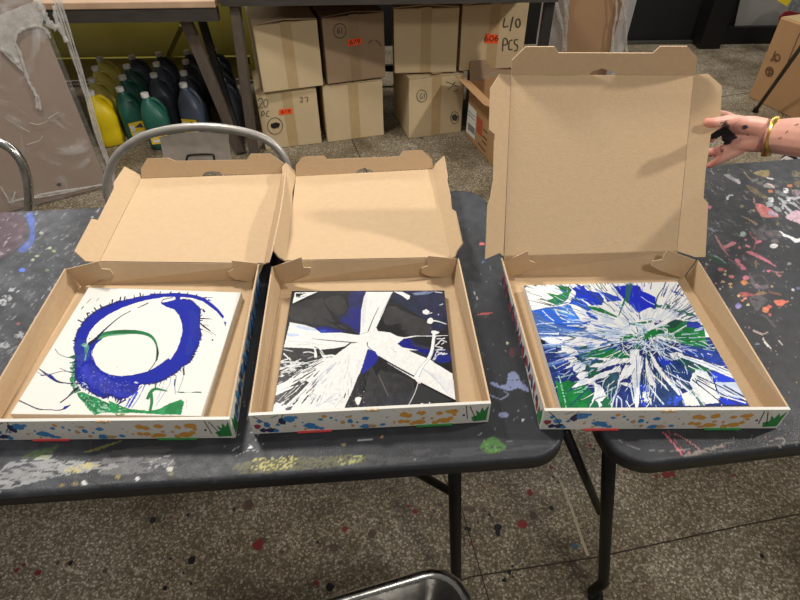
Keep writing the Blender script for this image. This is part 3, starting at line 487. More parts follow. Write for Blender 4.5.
artbox(1, 'open white pizza box between the other two, holding the black canvas with white paint petals', [(250.7, 412.7), (488.6, 400.7), (457.5, 258), (273, 266.5)],
    [[(273.5, 267), (301.3, 257.4), (303.5, 267.9), (310.9, 267.9), (311.2, 272), (301, 276.7), (291.6, 280.8), (282, 285.4)], [(457, 258.8), (428.3, 256), (427.8, 266), (422, 268), (422, 273.4), (430.5, 276.7), (454, 277.5)]],
    flatlid((286, 261), (451, 257.7), [(286, 261), (295.8, 176.3), (432.7, 168.9), (451, 257.7)], (360, 220)),
    [((286, 261), (295.8, 176.3), 50, s3([(95, 440), (112, 300), (118, 240), (118, 190), (130, 132), (127, 112), (95, 82), (83, 95), (84, 160), (76, 270), (62, 285), (50, 400), (70, 425)]), 'side_flap'),
     ((295.8, 176.3), (432.7, 168.9), 70, s3([(130, 132), (130, 92), (153, 62), (232, 57), (245, 70), (505, 60), (520, 40), (590, 38), (625, 70), (630, 103), (412, 116), (408, 110), (378, 101), (352, 112), (346, 121)]), 'tuck_flap'),
     ((451, 257.7), (432.7, 168.9), 50, s3([(695, 428), (632, 190), (628, 105), (636, 88), (668, 58), (680, 130), (678, 146), (690, 200), (696, 250), (710, 258), (735, 375), (715, 403), (705, 425)]), 'side_flap')], ('B', 'B', 'N'))
z32 = lambda pts: [(470+x/3.2, 230+y/3.2) for x, y in pts]
artbox(2, 'open white pizza box whose lid is held upright by a hand', [(546, 408), (787, 406.8), (697, 260), (502.5, 258)],
    [z32([(105, 104), (185, 68), (190, 98), (207, 105), (200, 120), (160, 140), (118, 156)]), z32([(722, 97), (632, 65), (615, 95), (585, 100), (580, 115), (610, 130), (680, 156)])],
    dict(n=N3, P0=P3, px=[(504, 256), (511, 75), (694, 75), (677, 251)], hinge=(onpl((504, 256), P3, N3), onpl((677, 251), P3, N3)), mid=(600, 180)),
    [((504, 256), (511, 75), 25, [(503.5, 256), (507.5, 160), (511, 75), (500, 74), (490.8, 88), (489.7, 130), (494.8, 134.4), (493.6, 180), (490.5, 198), (488, 206), (485.7, 259), (499.6, 253)], 'side_flap'),
     ((511, 75), (694, 75), 45, [(511, 75), (512, 60.4), (525.9, 46.9), (554.6, 46.9), (558.6, 53), (653, 53.3), (660.5, 46.5), (687.5, 46.5), (697, 58), (695, 75), (615.6, 75), (613.5, 72), (602, 68.3), (592, 71.5), (589, 75.3)], 'tuck_flap'),
     ((677, 251), (694, 75), 22, [(677, 251), (686, 160), (694, 75), (708, 73.5), (722, 86), (720, 128), (711, 134), (705.5, 172.5), (703.5, 198), (708.3, 203), (705.5, 257), (695, 257)], 'side_flap')], ('B', 'O', 'N'))
# ------------------------------------------------------------------ canvases
def canvas(label, c4, base, side, paint, mt, gain):
    Zc = TZ+.0225; P = [az(p, Zc) for p in c4]                       # FL FR BR BL
    # square it up
    ctr = sum(P)/4; e = nrm((P[1]-P[0])+(P[2]-P[3])); f = V(-e[1], e[0], 0); wd = (np.linalg.norm(P[1]-P[0])+np.linalg.norm(P[2]-P[3]))/2; dp = (abs((P[3]-P[0])@f)+abs((P[2]-P[1])@f))/2
    n = 380; us = np.linspace(0, 1, n); U, Vv = np.meshgrid(us, us); U = U.ravel()[:, None]; Vv = Vv.ravel()[:, None]
    W = P[0]*(1-U)*(1-Vv)+P[1]*U*(1-Vv)+P[2]*U*Vv+P[3]*(1-U)*Vv
    idx = np.arange(n*n).reshape(n, n); q = np.stack([idx[:-1, :-1], idx[:-1, 1:], idx[1:, 1:], idx[1:, :-1]], -1).reshape(-1, 4)
    loop = np.array(list(idx[0, :])+list(idx[1:, -1])+list(idx[-1, -2::-1])+list(idx[-2:0:-1, 0])); lp = W[loop]; c0 = lp.mean(0)
    rings = []; prev = loop; n0 = len(W); Fq = [q]; out = lp-c0; out /= np.abs(np.stack([out@e, out@f], -1)).max(1)[:, None]
    for o_, dz in ((.0006, -.0008), (.001, -.002), (.001, -.0178), (0, -.0185)):
        rings.append(lp+out*o_+V(0, 0, dz)); cur = n0+np.arange(len(loop)); n0 += len(loop)
        Fq.append(np.stack([prev, cur, np.roll(cur, -1), np.roll(prev, -1)], -1)); prev = cur
    Wf = np.concatenate([W]+rings); fc = [tuple(int(k) for k in a) for a in np.concatenate(Fq)]+[tuple(int(k) for k in prev[::-1])]
    root = thing('painted_canvas', label, 'painting', V(c0[0], c0[1], TZ+.004), 'square canvases in the pizza boxes')
    o = obj('stretched_canvas', Wf, fc, [mt], None, root, smooth=False)
    p = Painter(Wf, base); p.u = np.concatenate([U[:, 0], np.full(len(Wf)-n*n, .5)]); p.v = np.concatenate([Vv[:, 0], np.full(len(Wf)-n*n, .5)]); paint(p)
    if side is not None: p.C[n*n+len(loop)*1:] = side
    p.C *= gain
    p.apply(o.data)
    for (x, y, sx, sy) in ((.5, .04, .9, .05), (.5, .96, .9, .05), (.04, .5, .05, .82), (.96, .5, .05, .82)):
        b = MB(); cc = P[0]*(1-x)*(1-y)+P[1]*x*(1-y)+P[2]*x*y+P[3]*(1-x)*y; b.box(cc-V(0, 0, .0108), sx*wd, sy*dp, .0135, 0, np.stack([e, f, V(0, 0, 1)], 1)); b.build('stretcher_bar', [mat('pine', (196, 160, 110), .8)], root)
    return root
a1 = lambda pts: [(60+x/8, 285+y/8) for x, y in pts]; a2 = lambda pts: [(150+x/8, 285+y/8) for x, y in pts]
a3 = lambda pts: [(x/7.273, 350+y/7.273) for x, y in pts]; a4 = lambda pts: [(100+x/7.273, 350+y/7.273) for x, y in pts]
def paint1(p):
    WH = (236, 234, 228); BL = (4, 26, 158); BD = (8, 12, 84); GR = (22, 108, 62); rnd = random.Random(2)
    outer = a1([(800, 68), (720, 80), (640, 90), (560, 110), (480, 125), (400, 155), (320, 190), (250, 235), (210, 270), (170, 320), (140, 370), (120, 430), (110, 500), (125, 560)])+a3([(545, 90), (548, 140), (552, 200), (580, 250), (640, 292), (700, 330), (752, 352)])+a4([(80, 332), (130, 360), (200, 350), (262, 310), (290, 252), (350, 250), (420, 235), (480, 210), (560, 160), (600, 120), (650, 90), (690, 30)])+a2([(330, 580), (370, 520), (395, 460), (410, 400), (400, 330), (405, 260), (400, 190), (370, 160), (340, 130), (300, 115), (220, 112)])
    # lower green mass first
    p.poly(a3([(560, 312), (600, 305), (655, 330), (700, 345), (800, 392)])+a4([(60, 365), (140, 402), (220, 428), (350, 443), (430, 430), (500, 390), (590, 358), (612, 380), (602, 420), (590, 470), (450, 470), (350, 463), (250, 457), (100, 460)])+a3([(800, 455), (745, 455), (690, 472), (650, 440), (610, 385), (570, 345)]), (36, 134, 78), var=.25, wob=.5)
    p.poly(a3([(570, 320), (650, 330), (740, 370), (800, 395), (800, 450), (690, 468), (640, 425), (600, 370)]), (150, 200, 170), noise=(.60, 1.6, 1.6, 3)); p.poly(a3([(570, 320), (650, 330), (740, 370), (800, 395), (800, 450), (690, 468), (640, 425), (600, 370)]), (30, 96, 70), noise=(.62, 2.2, 2.2, 13))
    p.poly(a4([(0, 380), (60, 380), (200, 430), (150, 458), (0, 455)]), (150, 196, 172), noise=(.62, 4, 1.2, 5)); p.poly(a4([(430, 432), (480, 415), (460, 470), (430, 468)]), (60, 160, 110), a=.5); p.poly(a4([(470, 432), (560, 385), (560, 440), (500, 468)]), (30, 120, 64), sm=2, a=.7)
    p.poly(a3([(512, 50), (545, 40), (552, 100), (556, 200), (580, 300), (545, 318), (520, 265), (505, 215), (525, 180), (505, 130), (530, 100)]), (40, 124, 84), noise=(.40, 1.6, 1.6, 5), wob=.6)
    for x, y in [(508, 54), (510, 92), (512, 130), (508, 160), (512, 215), (520, 180), (515, 255)]: q = a3([(x, y), (x+24, y+2)]); p.stroke(q, [1.2, 2], (52, 130, 90), 0)
    # ring body
    rest = a2([(130, 135), (85, 140), (95, 155), (130, 175), (190, 195), (230, 240), (255, 310), (260, 370), (240, 450), (210, 530), (160, 600)])+a4([(500, 60), (430, 110), (350, 155), (250, 180), (160, 190), (60, 180)])+a3([(800, 180), (740, 150), (700, 110), (680, 60), (665, 0)])+a1([(258, 600), (262, 520), (290, 470), (340, 430), (300, 430), (240, 460), (212, 480), (215, 430), (240, 370), (280, 320), (330, 275), (400, 230), (500, 180), (600, 145), (720, 115), (800, 105)])
    body = outer[:14]+outer[14:]+rest
    p.poly(body, BL, wob=.35)
    for q in (outer[4:14], outer[13:24], outer[24:38], outer[38:]): p.stroke([tuple(v) for v in q], 1.3, BD, 3, a=.75, noise=(.40, 2.4, 2.4, 7))
    p.stroke(rest[9:14]+rest[14:19], .8, BD, 3, a=.5, noise=(.45, 3, 3, 7))
    p.poly(a2([(0, 68), (100, 68), (200, 62), (300, 70), (380, 85), (440, 105), (500, 150), (550, 195), (595, 255), (580, 270), (530, 210), (470, 165), (420, 130), (340, 105), (240, 95), (120, 95), (0, 115)]), BL, wob=.2)
    p.poly(a2([(588, 290), (612, 298), (604, 330)]), BL); p.stroke(a2([(90, 138), (110, 115), (180, 100)]), .8, BD)
    p.poly(a2([(200, 95), (245, 95), (235, 120), (205, 120)]), BL)
    # tone inside the ring
    p.poly(a1([(110, 440), (210, 440), (215, 480), (240, 600), (130, 600), (115, 500)]), (46, 62, 150), sm=2, a=.55, noise=(.36, 3, 6, 3))
    p.poly(a3([(552, 60), (640, 0), (660, 40), (600, 100), (560, 130)]), (70, 80, 150), sm=2, a=.5, noise=(.4, 2, 2, 4))
    p.poly(a3([(590, 130), (660, 100), (740, 180), (800, 215), (800, 330), (740, 300), (650, 250), (590, 190)]), (54, 58, 170), sm=2, a=.7, var=.3); p.poly(a4([(0, 190), (60, 210), (150, 245), (260, 255), (265, 300), (200, 345), (80, 325), (0, 310)]), (52, 56, 168), sm=2, a=.7, var=.3)
    p.poly(a4([(130, 262), (230, 255), (265, 270), (230, 300), (170, 300)]), (24, 30, 150), sm=2, a=.8, noise=(.4, 2, 1.4, 4))
    for _ in range(120):
        x = rnd.uniform(78, 130); y = rnd.uniform(366, 392); p.dot(x, y, rnd.uniform(.2, .5), (150, 156, 214), a=.8) if (y > 366+(x-78)*.28 and y < 386+(x-78)*.25) else None
    p.poly(a2([(300, 190), (390, 240), (395, 420), (350, 520), (280, 560), (300, 400), (320, 280)]), (44, 60, 150), sm=2, a=.35, noise=(.42, 5, 9, 5)); p.poly(a2([(370, 350), (405, 345), (405, 420), (350, 460), (352, 400)]), (16, 30, 150), sm=2, a=.8)
    # ragged rim
    p.spikes(a1([(110, 500), (120, 430), (140, 370), (170, 320), (210, 270), (250, 235), (320, 190), (400, 155), (480, 125), (560, 110), (640, 90), (800, 68)])+a2([(100, 66), (200, 60), (300, 68), (400, 92), (450, 105)]), 9, 1.9, 1.0, (24, 24, 70), (140, 345), .5)
    p.spikes(a2([(370, 160), (400, 190), (405, 260), (402, 330), (408, 400), (395, 460), (370, 520), (330, 580)])+a4([(690, 30), (650, 90), (600, 120), (560, 160), (480, 210), (420, 235), (350, 250), (290, 250)]), 4.6, 2.1, 1.0, (18, 22, 84), (150, 340), .5)
    p.spikes(a4([(0, 340), (80, 330), (130, 360), (200, 350)]), 2.5, 3.4, 1.4, (20, 26, 110), (125, 350), .6); p.spikes(a3([(545, 60), (545, 120), (550, 200), (580, 250), (640, 290), (700, 330)]), 3, 2.6, 1.1, (20, 30, 90), (130, 340), .6)
    for q in ([(145, 280), (180, 298)], [(228, 262), (215, 225), (235, 225)], [(290, 205), (275, 182)], [(335, 190), (322, 160)], [(480, 135), (485, 98)], [(415, 158), (420, 118)], [(515, 120), (520, 95)], [(645, 92), (640, 66)]): p.stroke(a1(q), 1.4, (22, 24, 70), 0)
    p.poly(a3([(545, 235), (640, 235), (650, 290), (560, 300)]), (190, 200, 220), noise=(.58, 1.4, 1.4, 3)); p.poly(a3([(545, 235), (640, 235), (650, 290), (560, 300)]), (18, 24, 100), noise=(.55, 1.6, 1.6, 17))
    # green arc and the thin dark lines
    p.poly(a1([(300, 400), (360, 375), (440, 362), (540, 358), (640, 365), (720, 390), (760, 430), (780, 480), (785, 540), (776, 600), (766, 600), (771, 520), (755, 460), (720, 420), (660, 398), (560, 392), (450, 395), (380, 410), (300, 440)]), GR, sm=3, var=.3)
    p.poly(a1([(300, 440), (380, 412), (560, 394), (560, 386), (380, 395), (310, 415)]), (96, 160, 120), a=.7)
    p.stroke(a4([(416, 0), (414, 60), (385, 115), (345, 160)]), [1.4, .9, .7], (16, 40, 34)); p.stroke(a1([(780, 500), (786, 545), (776, 600)]), [1, 1.4, 1], (16, 60, 44))
    p.stroke(a1([(565, 208), (480, 255), (400, 320), (340, 375), (290, 430), (235, 470)]), [.7, .8, 1.2, 1.6, 3, 3.4], (22, 24, 66)); p.stroke(a1([(705, 145), (625, 182)]), [1, .8], (20, 20, 30)); p.stroke(a1([(245, 112), (213, 147)]), .5, (60, 60, 60)); p.stroke(a1([(188, 172), (172, 192)]), .8, (40, 40, 50)); p.stroke(a1([(312, 105), (290, 130)]), .4, (80, 80, 80)); p.dot(89.5, 338.6, .6, (30, 30, 50))
    p.poly(a1([(165, 482), (180, 470), (200, 462), (225, 478), (232, 505), (212, 560), (200, 560), (192, 500)]), (70, 130, 130), sm=2, var=.4); p.poly(a1([(165, 482), (230, 470), (225, 500), (190, 495)]), (150, 190, 180), noise=(.55, 1.4, 1.4, 4))
    p.stroke(a1([(75, 580), (105, 572), (130, 565)]), [1, 2.4, 2], (26, 84, 76)); p.stroke([(55, 349), (59, 354), (66, 357), (70, 357.5)], .6, (60, 70, 80)); p.stroke(a1([(200, 600), (208, 560)]), 1.2, (100, 170, 170))
    # strokes to the left
    p.stroke(a3([(285, 138), (350, 185), (410, 225), (470, 240), (580, 246)]), [1, 2.2, 2.4, 1.1, 1], (22, 26, 70)); p.poly(a3([(330, 180), (372, 178), (410, 220), (392, 226)]), (24, 36, 130), sm=2); p.stroke(a3([(300, 183), (350, 180), (460, 153), (520, 165)]), [1.6, .9, .6, 1.2], (90, 96, 120)); p.stroke(a3([(435, 132), (480, 152), (515, 166)]), .6, (50, 50, 70)); p.stroke(a3([(270, 160), (305, 180)]), .6, (110, 120, 150))
    p.stroke(a3([(440, 382), (490, 345), (530, 305), (560, 280)]), [1.2, 1.2, 2.6, 2.6], (26, 30, 44)); p.stroke(a3([(500, 340), (535, 300)]), 1, (60, 110, 100))
    p.stroke(a3([(135, 366), (200, 396), (280, 430), (360, 434), (430, 438), (480, 420), (512, 398)]), [1.4, 1.2, 1.3, .7, .9, 1.6, .8], (20, 24, 60)); p.poly(a3([(455, 430), (465, 410), (500, 402), (490, 422), (470, 434)]), (30, 40, 140))
    # right-hand spray
    p.stroke(a2([(400, 266), (495, 273)]), [1.2, .7], (20, 20, 40)); p.stroke(a2([(410, 315), (480, 365)]), [1.6, .8], (30, 30, 50)); p.stroke(a2([(420, 330), (530, 405)]), .4, (60, 60, 80)); p.stroke(a2([(420, 355), (500, 395)]), .4, (90, 90, 110)); p.stroke(a2([(430, 318), (470, 325)]), .5, (60, 60, 80)); p.dot(150+500/8, 285+440/8, .9, (20, 20, 40)); p.stroke(a2([(425, 200), (435, 212)]), 2, (24, 30, 70)); p.stroke(a2([(440, 103), (500, 100)]), .6, (50, 60, 140))
    p.poly(a2([(340, 76), (470, 108), (500, 135), (420, 110)]), (60, 84, 190), noise=(.5, 3, 1.4, 5))
    # green loop, dash and the fine slanting strokes
    for q, w, c in [([(515, 200), (500, 260), (405, 408)], .5, (120, 130, 200)), ([(470, 225), (430, 330), (415, 360)], .4, (120, 130, 190)), ([(440, 235), (430, 262)], .7, (60, 70, 150)), ([(555, 190), (545, 260), (548, 318)], .6, (70, 80, 170)), ([(600, 130), (605, 200), (570, 300)], .5, (70, 80, 120)), ([(608, 130), (612, 178)], 1.3, (24, 24, 60)), ([(305, 262), (240, 330), (190, 410)], .8, (60, 80, 200)), ([(270, 310), (230, 380), (210, 415)], 2, (40, 80, 200)), ([(325, 258), (285, 340), (228, 425)], .7, (80, 100, 210)), ([(215, 350), (195, 405)], .9, (50, 70, 200)), ([(180, 365), (130, 395)], 1.4, (24, 24, 90)), ([(150, 350), (120, 385)], 1, (24, 24, 60)), ([(400, 245), (405, 275)], 1.2, (24, 60, 60)), ([(628, 355), (632, 430)], .3, (150, 150, 150)), ([(545, 215), (540, 260)], 1, (30, 40, 90))]: p.stroke(a4(q), w, c)
    p.stroke(a4([(486, 299), (440, 288), (400, 284), (370, 305), (348, 350)]), [1.2, 2.2, 3, 3.4, 3.2], (34, 122, 70)); p.stroke(a4([(372, 320), (376, 380), (362, 450)]), [3.4, 3.2, 2.6], (34, 122, 70)); p.poly(a4([(330, 355), (352, 335), (362, 350), (350, 362)]), (34, 112, 66))
    p.stroke(a4([(560, 306), (610, 309)]), 1, (24, 80, 56)); p.stroke(a4([(612, 310), (675, 308)]), .5, (120, 180, 150)); p.stroke(a4([(672, 308), (735, 308)]), 1.1, (20, 80, 54)); p.poly(a4([(245, 235), (262, 228), (280, 240), (262, 245)]), (190, 200, 230))
    p.poly(a4([(110, 460), (180, 462), (178, 485), (120, 486)]), (130, 150, 90), noise=(.4, 2, 2, 4)); p.dot(106, 364, .3, (60, 60, 60)); p.dot(117, 367, .4, (60, 60, 60))
z5 = lambda pts: [(270+x/8, 285+y/8) for x, y in pts]; z6 = lambda pts: [(360+x/8, 285+y/8) for x, y in pts]; z7 = lambda pts: [(265+x/8, 340+y/8) for x, y in pts]; z8 = lambda pts: [(360+x/8, 340+y/8) for x, y in pts]
def paint2(p):
    K = (28, 27, 30); WH = (236, 236, 234); BLU = (6, 14, 120); rnd = random.Random(6); X, Y = p.X, p.Y
    h = fbm(X/9, Y/9, 3)[:, None]; p.C = p.C*(.78+.4*h)
    cx, cy = 357, 339; th = np.arctan2((Y-cy)*1.4, X-cx); r = np.hypot(X-cx, (Y-cy)*1.4)
    # navy grounds
    p.poly(z5([(635, 60), (765, 55), (740, 130), (728, 200), (725, 392), (640, 335), (590, 270), (632, 180)]), (34, 36, 100), sm=2, a=.85, var=.3); p.poly(z5([(650, 200), (725, 190), (725, 390), (640, 325), (560, 300), (555, 240), (600, 260)]), (22, 26, 120), sm=2, a=.8, noise=(.36, 4, 6, 4))
    p.poly(z6([(265, 60), (660, 50), (700, 320), (560, 400), (520, 280), (400, 200), (300, 140)]), (30, 36, 68), sm=2, a=.8, var=.3); p.poly(z8([(190, 440), (400, 430), (400, 520), (180, 540)]), (34, 38, 78), sm=2, a=.6); p.poly(z8([(0, 470), (190, 440), (200, 545), (0, 550)]), (30, 34, 64), sm=2, a=.5)
    p.poly(z6([(300, 470), (350, 432), (410, 425), (440, 460), (560, 500), (720, 520), (725, 600), (590, 600), (450, 540), (340, 505)]), (30, 34, 74), sm=0, a=.9)
    # grey sheen of the black pours
    for q in ([(430, 130), (560, 80), (620, 190), (540, 240)], [(180, 160), (420, 110), (500, 280), (640, 360), (480, 330), (170, 270)]): p.poly(z5(q), (60, 58, 56), sm=2, a=.6, var=.3)
    p.poly(z6([(150, 350), (230, 170), (330, 200), (420, 240), (560, 300), (560, 400), (360, 395), (300, 330), (240, 360)]), (58, 57, 56), sm=2, a=.75, var=.3); p.poly(z8([(60, 230), (150, 200), (260, 260), (430, 330), (380, 520), (40, 540), (30, 400)]), (54, 54, 54), sm=2, a=.7, var=.3); p.poly(z8([(470, 350), (740, 480), (400, 520)]), (56, 55, 58), sm=2, a=.7)
    p.poly(z5([(415, 110), (470, 190), (510, 240), (560, 300), (520, 280), (460, 200)]), (16, 15, 16)); p.poly(z5([(440, 265), (490, 300), (540, 290), (580, 300), (560, 320), (480, 310)]), (16, 15, 16)); p.spikes(z5([(500, 310), (600, 360), (700, 400)]), 2, 3.2, 1, (18, 18, 20), (360, 346), .3); p.poly(z5([(590, 355), (700, 385), (720, 405), (600, 385)]), (18, 18, 20), noise=(.36, 2, 2, 4))
    p.poly(z6([(130, 340), (150, 250), (180, 220), (190, 290), (220, 330), (310, 330), (350, 390), (290, 400), (240, 380), (150, 372)]), (16, 15, 16), sm=2, noise=(.25, 3, 3, 4)); p.spikes(z6([(150, 350), (200, 330), (300, 340), (350, 390)]), 2.2, 5, 1.3, (18, 17, 18), (366, 345), .4)
    p.poly(z8([(150, 130), (200, 180), (230, 260), (160, 240), (130, 290), (100, 220)]), (18, 18, 20), sm=0); p.poly(z8([(10, 290), (90, 225), (60, 300), (40, 420), (10, 470), (0, 380)]), (18, 18, 22), noise=(.4, 2, 2, 5)); p.stroke(z8([(150, 280), (190, 370), (225, 445)]), 1, (112, 108, 100), a=.7)
    # blues
    p.poly(z5([(360, 342), (440, 332), (560, 362), (610, 372), (560, 382), (430, 392), (385, 372)]), BLU, wob=.4); p.poly(z5([(390, 360), (480, 358), (500, 378), (420, 390)]), (40, 90, 200), sm=2, a=.6, noise=(.4, 4, 2, 3))
    p.poly(z6([(298, 470), (345, 435), (405, 428), (402, 468), (500, 500), (560, 515), (545, 560), (520, 545), (450, 520), (360, 505)]), BLU, wob=.4); p.poly(z6([(590, 560), (640, 530), (700, 560), (715, 610), (600, 610)]), BLU, sm=2, a=.8, wob=.4); p.poly(z8([(590, 130), (620, 110), (720, 120), (728, 170), (640, 185), (600, 160)]), (24, 36, 120), sm=2, a=.85)
    p.poly(z8([(66, 72), (120, 85), (148, 140), (120, 190), (90, 218), (20, 275), (5, 240)]), (18, 28, 140), wob=.5); p.poly(z7([(690, 30), (660, 75), (585, 175), (560, 160), (620, 90)]), BLU); p.poly(z7([(690, 25), (670, 70), (560, 120), (480, 130), (400, 130), (380, 85), (300, 70), (160, 55), (160, 62), (480, 72), (600, 50)]), (14, 14, 18))
    p.poly(z6([(400, 470), (470, 480), (560, 500), (550, 520), (450, 505)]), (60, 60, 60), a=.5)
    # white petals
    p.poly(z5([(160, 298), (280, 320), (360, 348), (410, 385), (560, 380), (700, 400), (780, 396), (800, 480), (700, 470), (640, 462), (600, 490), (520, 506), (420, 516), (300, 505), (110, 498)]), WH)
    p.poly(z5([(190, 325), (300, 335), (360, 352), (370, 368), (250, 352)]), (190, 208, 238), sm=2, a=.9); p.poly(z5([(140, 388), (200, 390), (240, 405), (190, 412), (140, 408)]), (184, 206, 238), sm=2, a=.9); p.poly(z5([(160, 300), (280, 320), (360, 350), (330, 352), (170, 315)]), (214, 220, 232), sm=0, a=.7)
    p.stroke(z5([(340, 430), (460, 442), (600, 455), (720, 463)]), [.3, .8, .9, 1], (60, 60, 64)); p.stroke(z5([(150, 450), (300, 460), (420, 480)]), .5, (196, 200, 206)); p.stroke(z5([(200, 480), (360, 470)]), .4, (180, 184, 190))
    p.poly(z6([(50, 55), (265, 55), (200, 190), (130, 340), (145, 372), (60, 378), (0, 392), (5, 320), (10, 200), (30, 100)]), WH)
    p.stroke(z6([(152, 175), (110, 260), (65, 370)]), [.4, .8, 1], (70, 70, 74)); p.stroke(z6([(262, 60), (205, 180), (180, 250)]), .7, (40, 40, 44)); p.stroke(z6([(252, 70), (196, 180), (160, 260)]), .6, (170, 172, 176)); p.stroke(z6([(60, 430), (100, 400), (145, 372)]), .6, (120, 120, 124)); p.poly(z6([(40, 70), (60, 60), (40, 300), (20, 330), (15, 200)]), (206, 210, 216), sm=2, a=.5); p.stroke(z6([(100, 70), (60, 230)]), .4, (206, 208, 212))
    pet = z6([(0, 395), (60, 380), (140, 368), (240, 380), (300, 410), (360, 420), (300, 470), (340, 500), (460, 520), (400, 530), (470, 560)])+z8([(560, 155), (600, 185), (740, 270), (765, 480), (600, 400), (480, 340), (430, 310), (390, 285), (270, 215), (150, 135), (120, 90), (60, 70), (40, 60)])
    p.poly(pet, WH); p.poly(z6([(290, 410), (350, 420), (440, 405), (450, 412), (360, 428)]), WH)
    for k in range(12): y = 30+k*14; p.stroke(z8([(470+k*10, 215+k*12-k*6), (600+k*8, 270+k*13), (745, 330+k*12)]), .35, (196, 202, 214), a=.8)
    p.stroke(z8([(430, 290), (300, 220), (150, 133)]), 1.6, (18, 18, 20)); p.stroke(z8([(765, 488), (600, 405), (480, 343)]), 2, (18, 18, 20)); p.stroke(z8([(400, 85), (460, 88)]), 1, (40, 40, 70)); p.stroke(z6([(240, 500), (290, 540)]), .4, (170, 170, 170)); p.stroke(z6([(60, 460), (62, 490), (100, 525)]), .7, (40, 40, 60))
    p.poly([(351, 343.5), (365, 341.5), (368, 348), (360.5, 372), (357, 378), (353, 389), (344, 409), (342, 412), (270, 412), (276, 402), (286, 405), (300, 392), (308, 384), (307, 381), (297, 383), (276, 394), (276.5, 386), (298, 374), (311, 365), (322, 358), (333, 357), (338, 353)], WH, wob=.5)
    # streaks in the dark wedge at the left
    LW = [(277, 350), (283.8, 347.5), (318, 352), (330, 357), (318, 360), (300, 374), (277.5, 386), (272, 395)]
    def lw(n, c, w):
        for _ in range(n):
            x = rnd.uniform(277, 318); y = rnd.uniform(360, 405); d = np.array([350-x, 344-y]); d /= np.linalg.norm(d); l = rnd.uniform(3, 14); q = rnd.uniform(-.15, .15); d = np.array([d[0]-q*d[1], d[1]+q*d[0]]); p.stroke([(x, y), (x+d[0]*l, y+d[1]*l)], [w*rnd.uniform(.4, 1.4), w*.4], c, 0)
    p.poly([(277, 362), (300, 361), (311, 364), (300, 372), (282, 378)], (200, 202, 206), noise=(.48, 3, 2, 4)); lw(26, (24, 24, 26), 1.5); p.poly([(275, 393), (296, 383), (306, 384), (296, 392), (284, 403), (274, 400)], (34, 34, 38), noise=(.3, 3, 3, 5)); lw(34, WH, 1.1)
    p.stroke(z7([(250, 345), (300, 330), (342, 342)]), [1, 2.4, 2], (18, 18, 20)); p.stroke(z7([(90, 430), (170, 395), (260, 365)]), [3, 2.4, 1.4], WH); p.stroke(z7([(100, 375), (200, 320), (300, 255)]), [1.4, 2, 1], WH); p.stroke(z7([(130, 178), (200, 176), (330, 186)]), [2, 1.6, .6], (206, 208, 212)); p.stroke(z7([(150, 110), (205, 160)]), 1.2, WH)
    p.stroke(z7([(360, 20), (400, 80), (405, 130)]), [1, 1.6, 3], WH); p.stroke(z7([(430, 60), (470, 130)]), [1.4, 3], WH); p.stroke(z7([(310, 100), (350, 95), (390, 105)]), 1.2, (206, 206, 208)); p.stroke(z7([(395, 55), (430, 75), (470, 120)]), .8, (20, 20, 24)); p.stroke(z7([(480, 130), (540, 125), (580, 140)]), 2, WH); p.stroke(z7([(150, 75), (220, 90)]), .8, (200, 200, 206))
    for q, w in [([(570, 180), (500, 260), (380, 370)], .9), ([(540, 200), (420, 300), (340, 370)], .6), ([(490, 310), (450, 350)], .8), ([(450, 290), (380, 345)], .5), ([(330, 400), (240, 480), (160, 560)], .9), ([(470, 430), (430, 520)], .4), ([(580, 470), (480, 500)], .4), ([(620, 460), (560, 540)], .4), ([(540, 430), (500, 480), (440, 520)], .4)]: p.stroke(z7(q), w, (150, 158, 178), a=.8)
    p.poly(z7([(635, 440), (645, 420), (648, 430), (638, 465), (630, 465)]), (26, 26, 40)); p.poly(z7([(160, 545), (225, 525), (205, 562), (170, 562)]), (30, 30, 34)); p.poly(z7([(165, 490), (240, 430), (220, 470), (190, 500)]), (26, 26, 30)); p.poly(z7([(300, 440), (600, 400), (620, 500), (400, 560)]), (200, 206, 216), noise=(.66, 2.4, 1.6, 5))
    # white drips
    p.stroke(z6([(592, 375), (590, 420), (577, 520), (548, 590)])+z8([(500, 205), (455, 300)]), [2.4, 3, 3.4, 3.6, 4, 3.6], (244, 244, 242)); p.stroke(z6([(602, 400), (600, 440), (588, 520), (560, 590)])+z8([(510, 215), (470, 300)]), .5, (150, 150, 160)); p.stroke(z8([(545, 150), (490, 200), (435, 285)]), .5, (160, 162, 172))
    p.poly(z6([(570, 370), (600, 365), (635, 378), (610, 395), (580, 392)]), WH, sm=2); p.dot(426, 312, 3.2, WH, 2.5); p.stroke(z6([(545, 230), (575, 222)]), 1, (190, 190, 200)); p.dot(430, 321, 3, WH, 3.2); p.stroke(z6([(580, 285), (620, 290), (690, 312)]), [1.6, 1, .6], WH); p.stroke(z6([(450, 408), (580, 408), (703, 403)]), .7, (214, 214, 220)); p.stroke(z6([(400, 412), (460, 408)]), .8, (220, 220, 220))
    p.poly(z6([(270, 52), (340, 55), (400, 85), (395, 110), (380, 118), (340, 88)]), WH); p.poly(z6([(410, 65), (520, 50), (600, 52), (540, 75), (440, 82)]), (140, 150, 190), a=.8, noise=(.45, 3, 1.4, 5)); p.stroke(z6([(600, 55), (655, 62)]), .8, (210, 210, 216)); p.stroke(z6([(640, 160), (662, 152)]), 1, (180, 180, 190)); p.dot(438.5, 314.5, .6, (210, 210, 210))
    for _ in range(16):
        x = rnd.uniform(434, 443); y = rnd.uniform(337, 358); a = rnd.uniform(-.9, .5); l = rnd.uniform(2, 5); p.stroke([(x, y), (x+l*math.cos(a), y+l*math.sin(a))], .9, (222, 222, 228), 0)
    p.stroke(z6([(590, 600), (620, 535)]), 2.4, (200, 202, 212), noise=(.4, 1.6, 1.6, 4)); p.stroke(z6([(600, 520), (680, 518)]), .8, (200, 200, 206))
